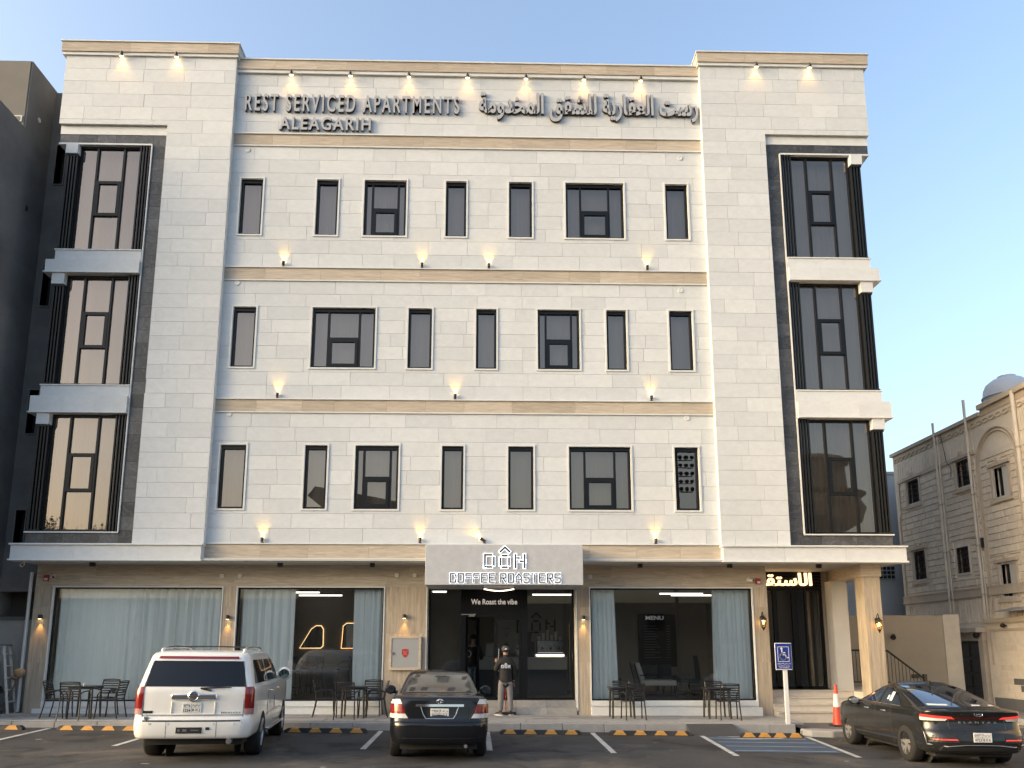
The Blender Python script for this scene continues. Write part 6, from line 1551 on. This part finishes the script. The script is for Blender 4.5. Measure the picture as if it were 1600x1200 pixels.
# mirrors with glowing rims on the rear wall of the cafe room
MIR = mat('mirror', (.6,.6,.6), .03, 1.0); RIM = emis('warm_rim_led', (1,.66,.30), .45)
def mirror_panel(pts, y, label):
    cx = sum(p[0] for p in pts)/len(pts); cz = sum(p[1] for p in pts)/len(pts)
    t = thing('backlit_mirror', label, 'mirror', (cx, y, cz), world_coords=True, group='backlit wall mirrors')
    m = MB(); m.prism(pts, y-.03, y-.01); add(m, 'glass', MIR, t)
    m = MB(); m.tube([(cx+(p[0]-cx)*1.04, y-.012, cz+(p[1]-cz)*1.04) for p in pts], .015, 6, closed=True); add(m, 'rim_light', RIM, t)
m = MB(); m.box(-7.2, -2.3, 25.6, 25.75, FL, 3.82); add(m, 'partition_wall', ROOM, B)
YM = 25.59
mirror_panel([(-6.05,1.93),(-5.42,1.93),(-5.35,2.0),(-5.36,2.5),(-5.43,2.6),(-5.58,2.6),(-5.72,2.5)], YM, 'slanted backlit mirror on the cafe wall, shaped like an aircraft window')
mirror_panel([(-4.76,1.93),(-4.25,1.93),(-4.2,2.6),(-4.3,2.68),(-4.62,2.68),(-4.72,2.6)], YM, 'upright backlit mirror beside the narrow cafe curtain')
m = MB(); m.box(-7.0,-5.0,25.5,25.59,1.36,1.42); m.box(-4.85,-2.6,25.5,25.59,1.36,1.42); single(m, 'wall_ledge', mat('brass_ledge', (.35,.24,.12), .35, .5), 'thin brass coloured ledge along the cafe wall', 'ledge', (-4.8,25.55,1.36))
BLUEGREY = mat('grey_stool_fabric', (.05,.055,.06), .8)
def bar_set(x, y, label):
    t = thing('bar_table', label, 'table', (x, y, FL), world_coords=True)
    m = MB(); m.cyl((x,y,FL+1.02),(x,y,FL+1.05),.36,n=24); add(m, 'table_top', WOOD, t); m = MB(); m.cyl((x,y,FL+.02),(x,y,FL+1.02),.03); m.cyl((x,y,FL),(x,y,FL+.02),.24,n=24); add(m, 'pedestal', BLACKM, t)
def stool(x, y, rz, label):
    t = thing('bar_stool', label, 'stool', (x, y, FL), (0,0,R(rz)), group='bar stools in the cafe window')
    m = MB(); m.lathe([(.19,.70),(.21,.73),(.20,.77),(.02,.78)], (0,0,0), 20); add(m, 'seat', BLUEGREY, t, smooth=40)
    for sx in (-1,1):
        for sy in (-1,1): m = MB(); m.tube([(sx*.14,sy*.14,.70),(sx*.21,sy*.21,0)], .012, 6); add(m, 'leg', CHM, t)
    m = MB(); m.tube([(.20*math.cos(2*math.pi*k/14),.20*math.sin(2*math.pi*k/14),.25) for k in range(14)], .009, 5, closed=True); add(m, 'foot_ring', CHM, t)
    m = MB(); m.grid(lambda u, v: (.25*math.sin((u-.5)*2.4), -.10-.14*math.cos((u-.5)*2.4), .92+.20*v), 10, 2); add(m, 'backrest', BLUEGREY, t, smooth=60); 
    m = MB(); [m.tube([(s*.16,-.10,.73),(s*.2,-.19,.95)], .011, 6) for s in (-1,1)]; [m.tube([(s*.22,-.15,.98),(s*.28,.05,.96),(s*.24,.16,.86),(s*.16,.12,.74)], .011, 6) for s in (-1,1)]; add(m, 'arm_frame', CHM, t, smooth=50)
bar_set(-5.95, 24.2, 'round dark bar table inside the cafe window')
stool(-5.22, 24.0, 75, 'bar stool with curved arms between the two cafe curtains'); stool(-5.55, 24.75, 160, 'bar stool behind the bar table, under the slanted mirror'); stool(-5.75, 23.5, -10, 'bar stool beside the gathered curtain'); stool(-4.5, 24.6, 100, 'bar stool with curved arms under the upright mirror')
# lounge
m = MB(); m.box(2.3, 7.1, 26.6, 26.75, FL, 3.82); add(m, 'partition_wall', ROOM, B)
t = thing('menu_board', 'dark wall board headed MENU in the lounge', 'menu board', (5.2, 26.5, 1.3), world_coords=True)
m = MB(); m.box(4.8, 6.05, 26.52, 26.59, 1.32, 3.02); bd = add(m, 'board', mat('menu_black', (.012,.012,.013), .6), t)
for g in lay('MENU', 5.05, 5.65, 2.84, 2.97, 26.505, 26.519, .03, 'M'): add(g, 'letter', mat('menu_letter', (.5,.5,.5), .5, emit=(1,1,1), es=.03), t)
rows_ = MB()
for r in range(13): rows_.box(4.98, 4.98+random.uniform(.3,.55), 26.512, 26.519, 2.62-r*.085, 2.645-r*.085); rows_.box(5.72, 5.85, 26.512, 26.519, 2.62-r*.085, 2.645-r*.085)
add(rows_, 'menu_lines', mat('menu_print', (.12,.12,.12), .6), t)
t = thing('lounge_sofa', 'cream cushioned sofa with a black tube frame in the lounge window', 'sofa', (4.7, 23.2, FL), world_coords=True)
sx0, sy0 = 4.05, 22.9
m = MB(); m.box(sx0+.12, sx0+1.15, sy0, sy0+.75, FL+.30, FL+.46); add(m, 'seat_cushion', CREAM, t, bevel=.04)
for k in range(2):
    m = MB(); m.obox((sx0+.13-.02, sy0+.19+k*.375, FL+.70), (.16,.36,.52), Matrix.Rotation(R(-18),3,'Y')); add(m, 'back_cushion', CREAM, t, bevel=.05)
for k in range(2):
    y = sy0-.03+k*.81
    m = MB(); m.tube([(sx0-.05,y,FL+.95),(sx0+.12,y,FL+.25),(sx0+.2,y,FL+.02),(sx0+1.15,y,FL+.02),(sx0+1.25,y,FL+.10),(sx0+1.25,y,FL+.5),(sx0+1.1,y,FL+.58),(sx0+.1,y,FL+.60)], .016, 7); add(m, 'frame', CHM, t, smooth=50)
t = thing('lounge_chair', 'dark high backed swivel chair in the lounge beside the curtain', 'chair', (5.7, 23.6, FL), world_coords=True)
m = MB(); m.grid(lambda u, v: (5.95+.05*math.sin(v*2)-.12*v+.08*math.cos((u-.5)*2.6), 23.6+(u-.5)*.62*(1-.35*v*v), FL+.42+.72*v), 10, 8); m.obox((5.68,23.6,FL+.42),(.56,.56,.13),Matrix.Rotation(R(4),3,'Y')); add(m, 'shell', BLUEGREY, t, smooth=50)
m = MB(); m.cyl((5.7,23.6,FL+.04),(5.7,23.6,FL+.36),.03); [m.tube([(5.7,23.6,FL+.06),(5.7+.3*math.cos(a),23.6+.3*math.sin(a),FL+.03)], .018, 6) for a in (0,1.26,2.51,3.77,5.03)]; add(m, 'base', CHM, t)
t = thing('coffee_table', 'low dark table between the sofa and the swivel chair', 'table', (5.25, 24.3, FL), world_coords=True)
m = MB(); m.cyl((5.28,24.2,FL+.42),(5.28,24.2,FL+.45),.32,n=24); add(m, 'table_top', WOOD, t); m = MB(); [m.cyl((5.28+.2*math.cos(a),24.2+.2*math.sin(a),FL),(5.28+.15*math.cos(a),24.2+.15*math.sin(a),FL+.42),.014,n=6) for a in (.5,2.6,4.7)]; add(m, 'leg', CHM, t)
for x, y, lb in ((4.9,25.4,'dark dining chair behind the sofa in the lounge'),(5.5,25.6,'dark dining chair in front of the menu board'),(3.55,24.2,'dark armchair behind the narrow lounge curtain')):
    t = thing('cafe_chair', lb, 'chair', (x, y, FL), (0,0,R(random.uniform(-30,30))), group='dark chairs in the lounge')
    m = MB(); m.box(-.24,.24,-.22,.24,.42,.48); add(m, 'seat', BLUEGREY, t, bevel=.02); m = MB(); m.grid(lambda u, v: ((u-.5)*.5, .22+.06*math.cos((u-.5)*3), .48+.36*v), 6, 3); add(m, 'backrest', BLUEGREY, t, smooth=60)
    for sx in (-1,1):
        for sy in (-1,1): m = MB(); m.tube([(sx*.2,sy*.18,.42),(sx*.23,sy*.21,0)], .014, 6); add(m, 'leg', CHM, t)
# counter behind the door
t = thing('coffee_counter', 'dark coffee counter with a pale top band behind the shop door', 'counter', (.8, 24.6, FL), world_coords=True)
m = MB(); m.box(-1.0, 2.25, 24.5, 25.3, FL, 1.28); add(m, 'front', NAVY, t); m = MB(); m.box(-1.0, 2.25, 24.46, 25.3, 1.281, 1.62); add(m, 'pale_band', GREYW, t)
m = MB(); m.box(-1.05, 2.25, 24.44, 25.32, 1.621, 1.65); add(m, 'counter_top', mat('counter_stone', (.35,.34,.32), .3), t)
m = MB(); m.box(-2.1, 2.3, 26.3, 26.45, FL, 3.82); add(m, 'partition_wall', mat('cafe_back_wall', (.27,.255,.23), .8, var=.1, vscale=1), B)
CT = 1.65
t = thing('wall_logo', 'black DÔN lettering on the wall behind the counter', 'lettering', (1.6, 26.28, 2.5), world_coords=True)
for k, ln in logo.items():
    m = MB()
    for l_ in ln:
        for p, q in zip(l_, l_[1:]): seg(m, (1.42+(p[0]-938)*.0042, 2.62+(210-p[1])*.0042), (1.42+(q[0]-938)*.0042, 2.62+(210-q[1])*.0042), .05, 26.26, 26.299)
    add(m, 'letter', BLACKPL, t)
t = thing('espresso_machine', 'steel espresso machine with stacked cups on the counter', 'coffee machine', (1.75, 24.85, CT), world_coords=True)
m = MB(); m.box(1.35, 2.15, 24.62, 25.1, CT+.12, CT+.50); add(m, 'body', mat('steel_panel', (.25,.25,.26), .25, .9), t, bevel=.02); m = MB(); m.box(1.33, 2.17, 24.58, 25.1, CT+.02, CT+.08); add(m, 'drip_tray', LEDS, t)  # tray glows with the ceiling strip emission, itself no lamp
m = MB(); m.box(1.35,2.15,24.7,25.1,CT+.08,CT+.12); [m.cyl((1.5+k*.25,24.6,CT+.28),(1.5+k*.25,24.5,CT+.26),.025) for k in range(3)]; add(m, 'group_head', BLACKM, t)
for k in range(6):
    m = MB(); x = 1.42+k*.13; h = .12+.10*((k*2) % 5)/2; m.lathe([(.035,CT+.50),(.05,CT+.50+h),(.04,CT+.50+h)], (x,24.86,0), 12); o = single(m, 'cup_stack', mat('white_paper_cup', (.55,.55,.53), .6), ['stack of white paper cups beside the grinder','second stack of paper cups from the grinder','third stack of paper cups from the grinder','fourth stack of paper cups from the grinder','fifth stack of paper cups from the grinder','stack of white paper cups at the far end of the espresso machine'][k], 'cups', (x,24.86,CT+.50), 'paper cup stacks on the espresso machine', smooth=40)
t = thing('coffee_grinder', 'black coffee grinder with a clear hopper on the counter', 'grinder', (1.1, 24.8, CT), world_coords=True)
m = MB(); m.box(.93, 1.27, 24.65, 25.0, CT, CT+.46); add(m, 'body', BLACKPL, t, bevel=.02); m = MB(); m.lathe([(.06,CT+.46),(.11,CT+.72),(.115,CT+.76),(.02,CT+.77)], (1.1,24.82,0), 16); add(m, 'hopper', mat('smoked_hopper', (.10,.09,.08), .2), t, smooth=40)
t = thing('toy_figure', 'small white and grey figurine beside the coffee grinder', 'figurine', (.78, 24.75, CT), world_coords=True)
m = MB(); m.ball((.78,24.75,CT+.13), .08,.07,.13); m.ball((.78,24.75,CT+.31), .075); m.ball((.70,24.72,CT+.18), .04); m.ball((.86,24.72,CT+.18), .04); add(m, 'body', mat('figurine_white', (.4,.4,.4), .5), t, smooth=60)
for x, w, h, lb in ((-.55,.28,.55,'dark coffee boiler on the counter beside the open door'), (-.1,.25,.42,'pale switch panel box on the counter beside the open door')):
    m = MB(); m.box(x-w/2, x+w/2, 24.7, 25.0, CT, CT+h); single(m, 'counter_appliance', BLACKPL if x < -.3 else GREYW, lb, 'appliance', (x,24.85,CT), bevel=.02)
t = thing('wall_poster', 'pale poster with a dripper drawing behind the shop door', 'poster', (.42, 26.27, 1.8), world_coords=True)
m = MB(); m.box(.02, .86, 26.27, 26.299, 1.75, 2.85); add(m, 'sheet', mat('poster_paper', (.40,.385,.36), .8), t)
m = MB()
for p, q in (((.32,2.55),(.56,2.55)),((.36,2.42),(.44,2.28)),((.52,2.42),(.44,2.28)),((.40,2.1),(.48,2.1))): seg(m, p, q, .012, 26.262, 26.269)
m.lathe([(.07,-.002),(.07,.002)], (.44,26.264,2.0), 16, 'y'); add(m, 'drawing', mat('poster_ink', (.10,.095,.09), .8), t)
# left pane beside the door: dark bench and shelf
t = thing('wood_bench', 'brown wooden bench unit behind the pane beside the fire cabinet', 'bench', (-1.4, 24, FL), world_coords=True)
m = MB(); m.box(-2.1,-.95,23.9,24.5,FL,FL+.45); add(m, 'box', mat('brown_bench_wood', (.10,.065,.04), .5, var=.2, vscale=3), t); m = MB(); m.box(-2.1,-1.0,23.85,24.5,FL+.451,FL+.55); add(m, 'cushion', BLUEGREY, t, bevel=.03)
m = MB(); m.tube([(2.3-.22,21.85,1.05),(2.3-.22,21.85,2.6)], .02, 8); m.box(2.06,2.10,21.86,21.9,2.5,2.56); single(m, 'umbrella_stand', BLACKM, 'thin black pole handle at the jamb of the shop front', 'pole', (2.08,21.85,1.0))
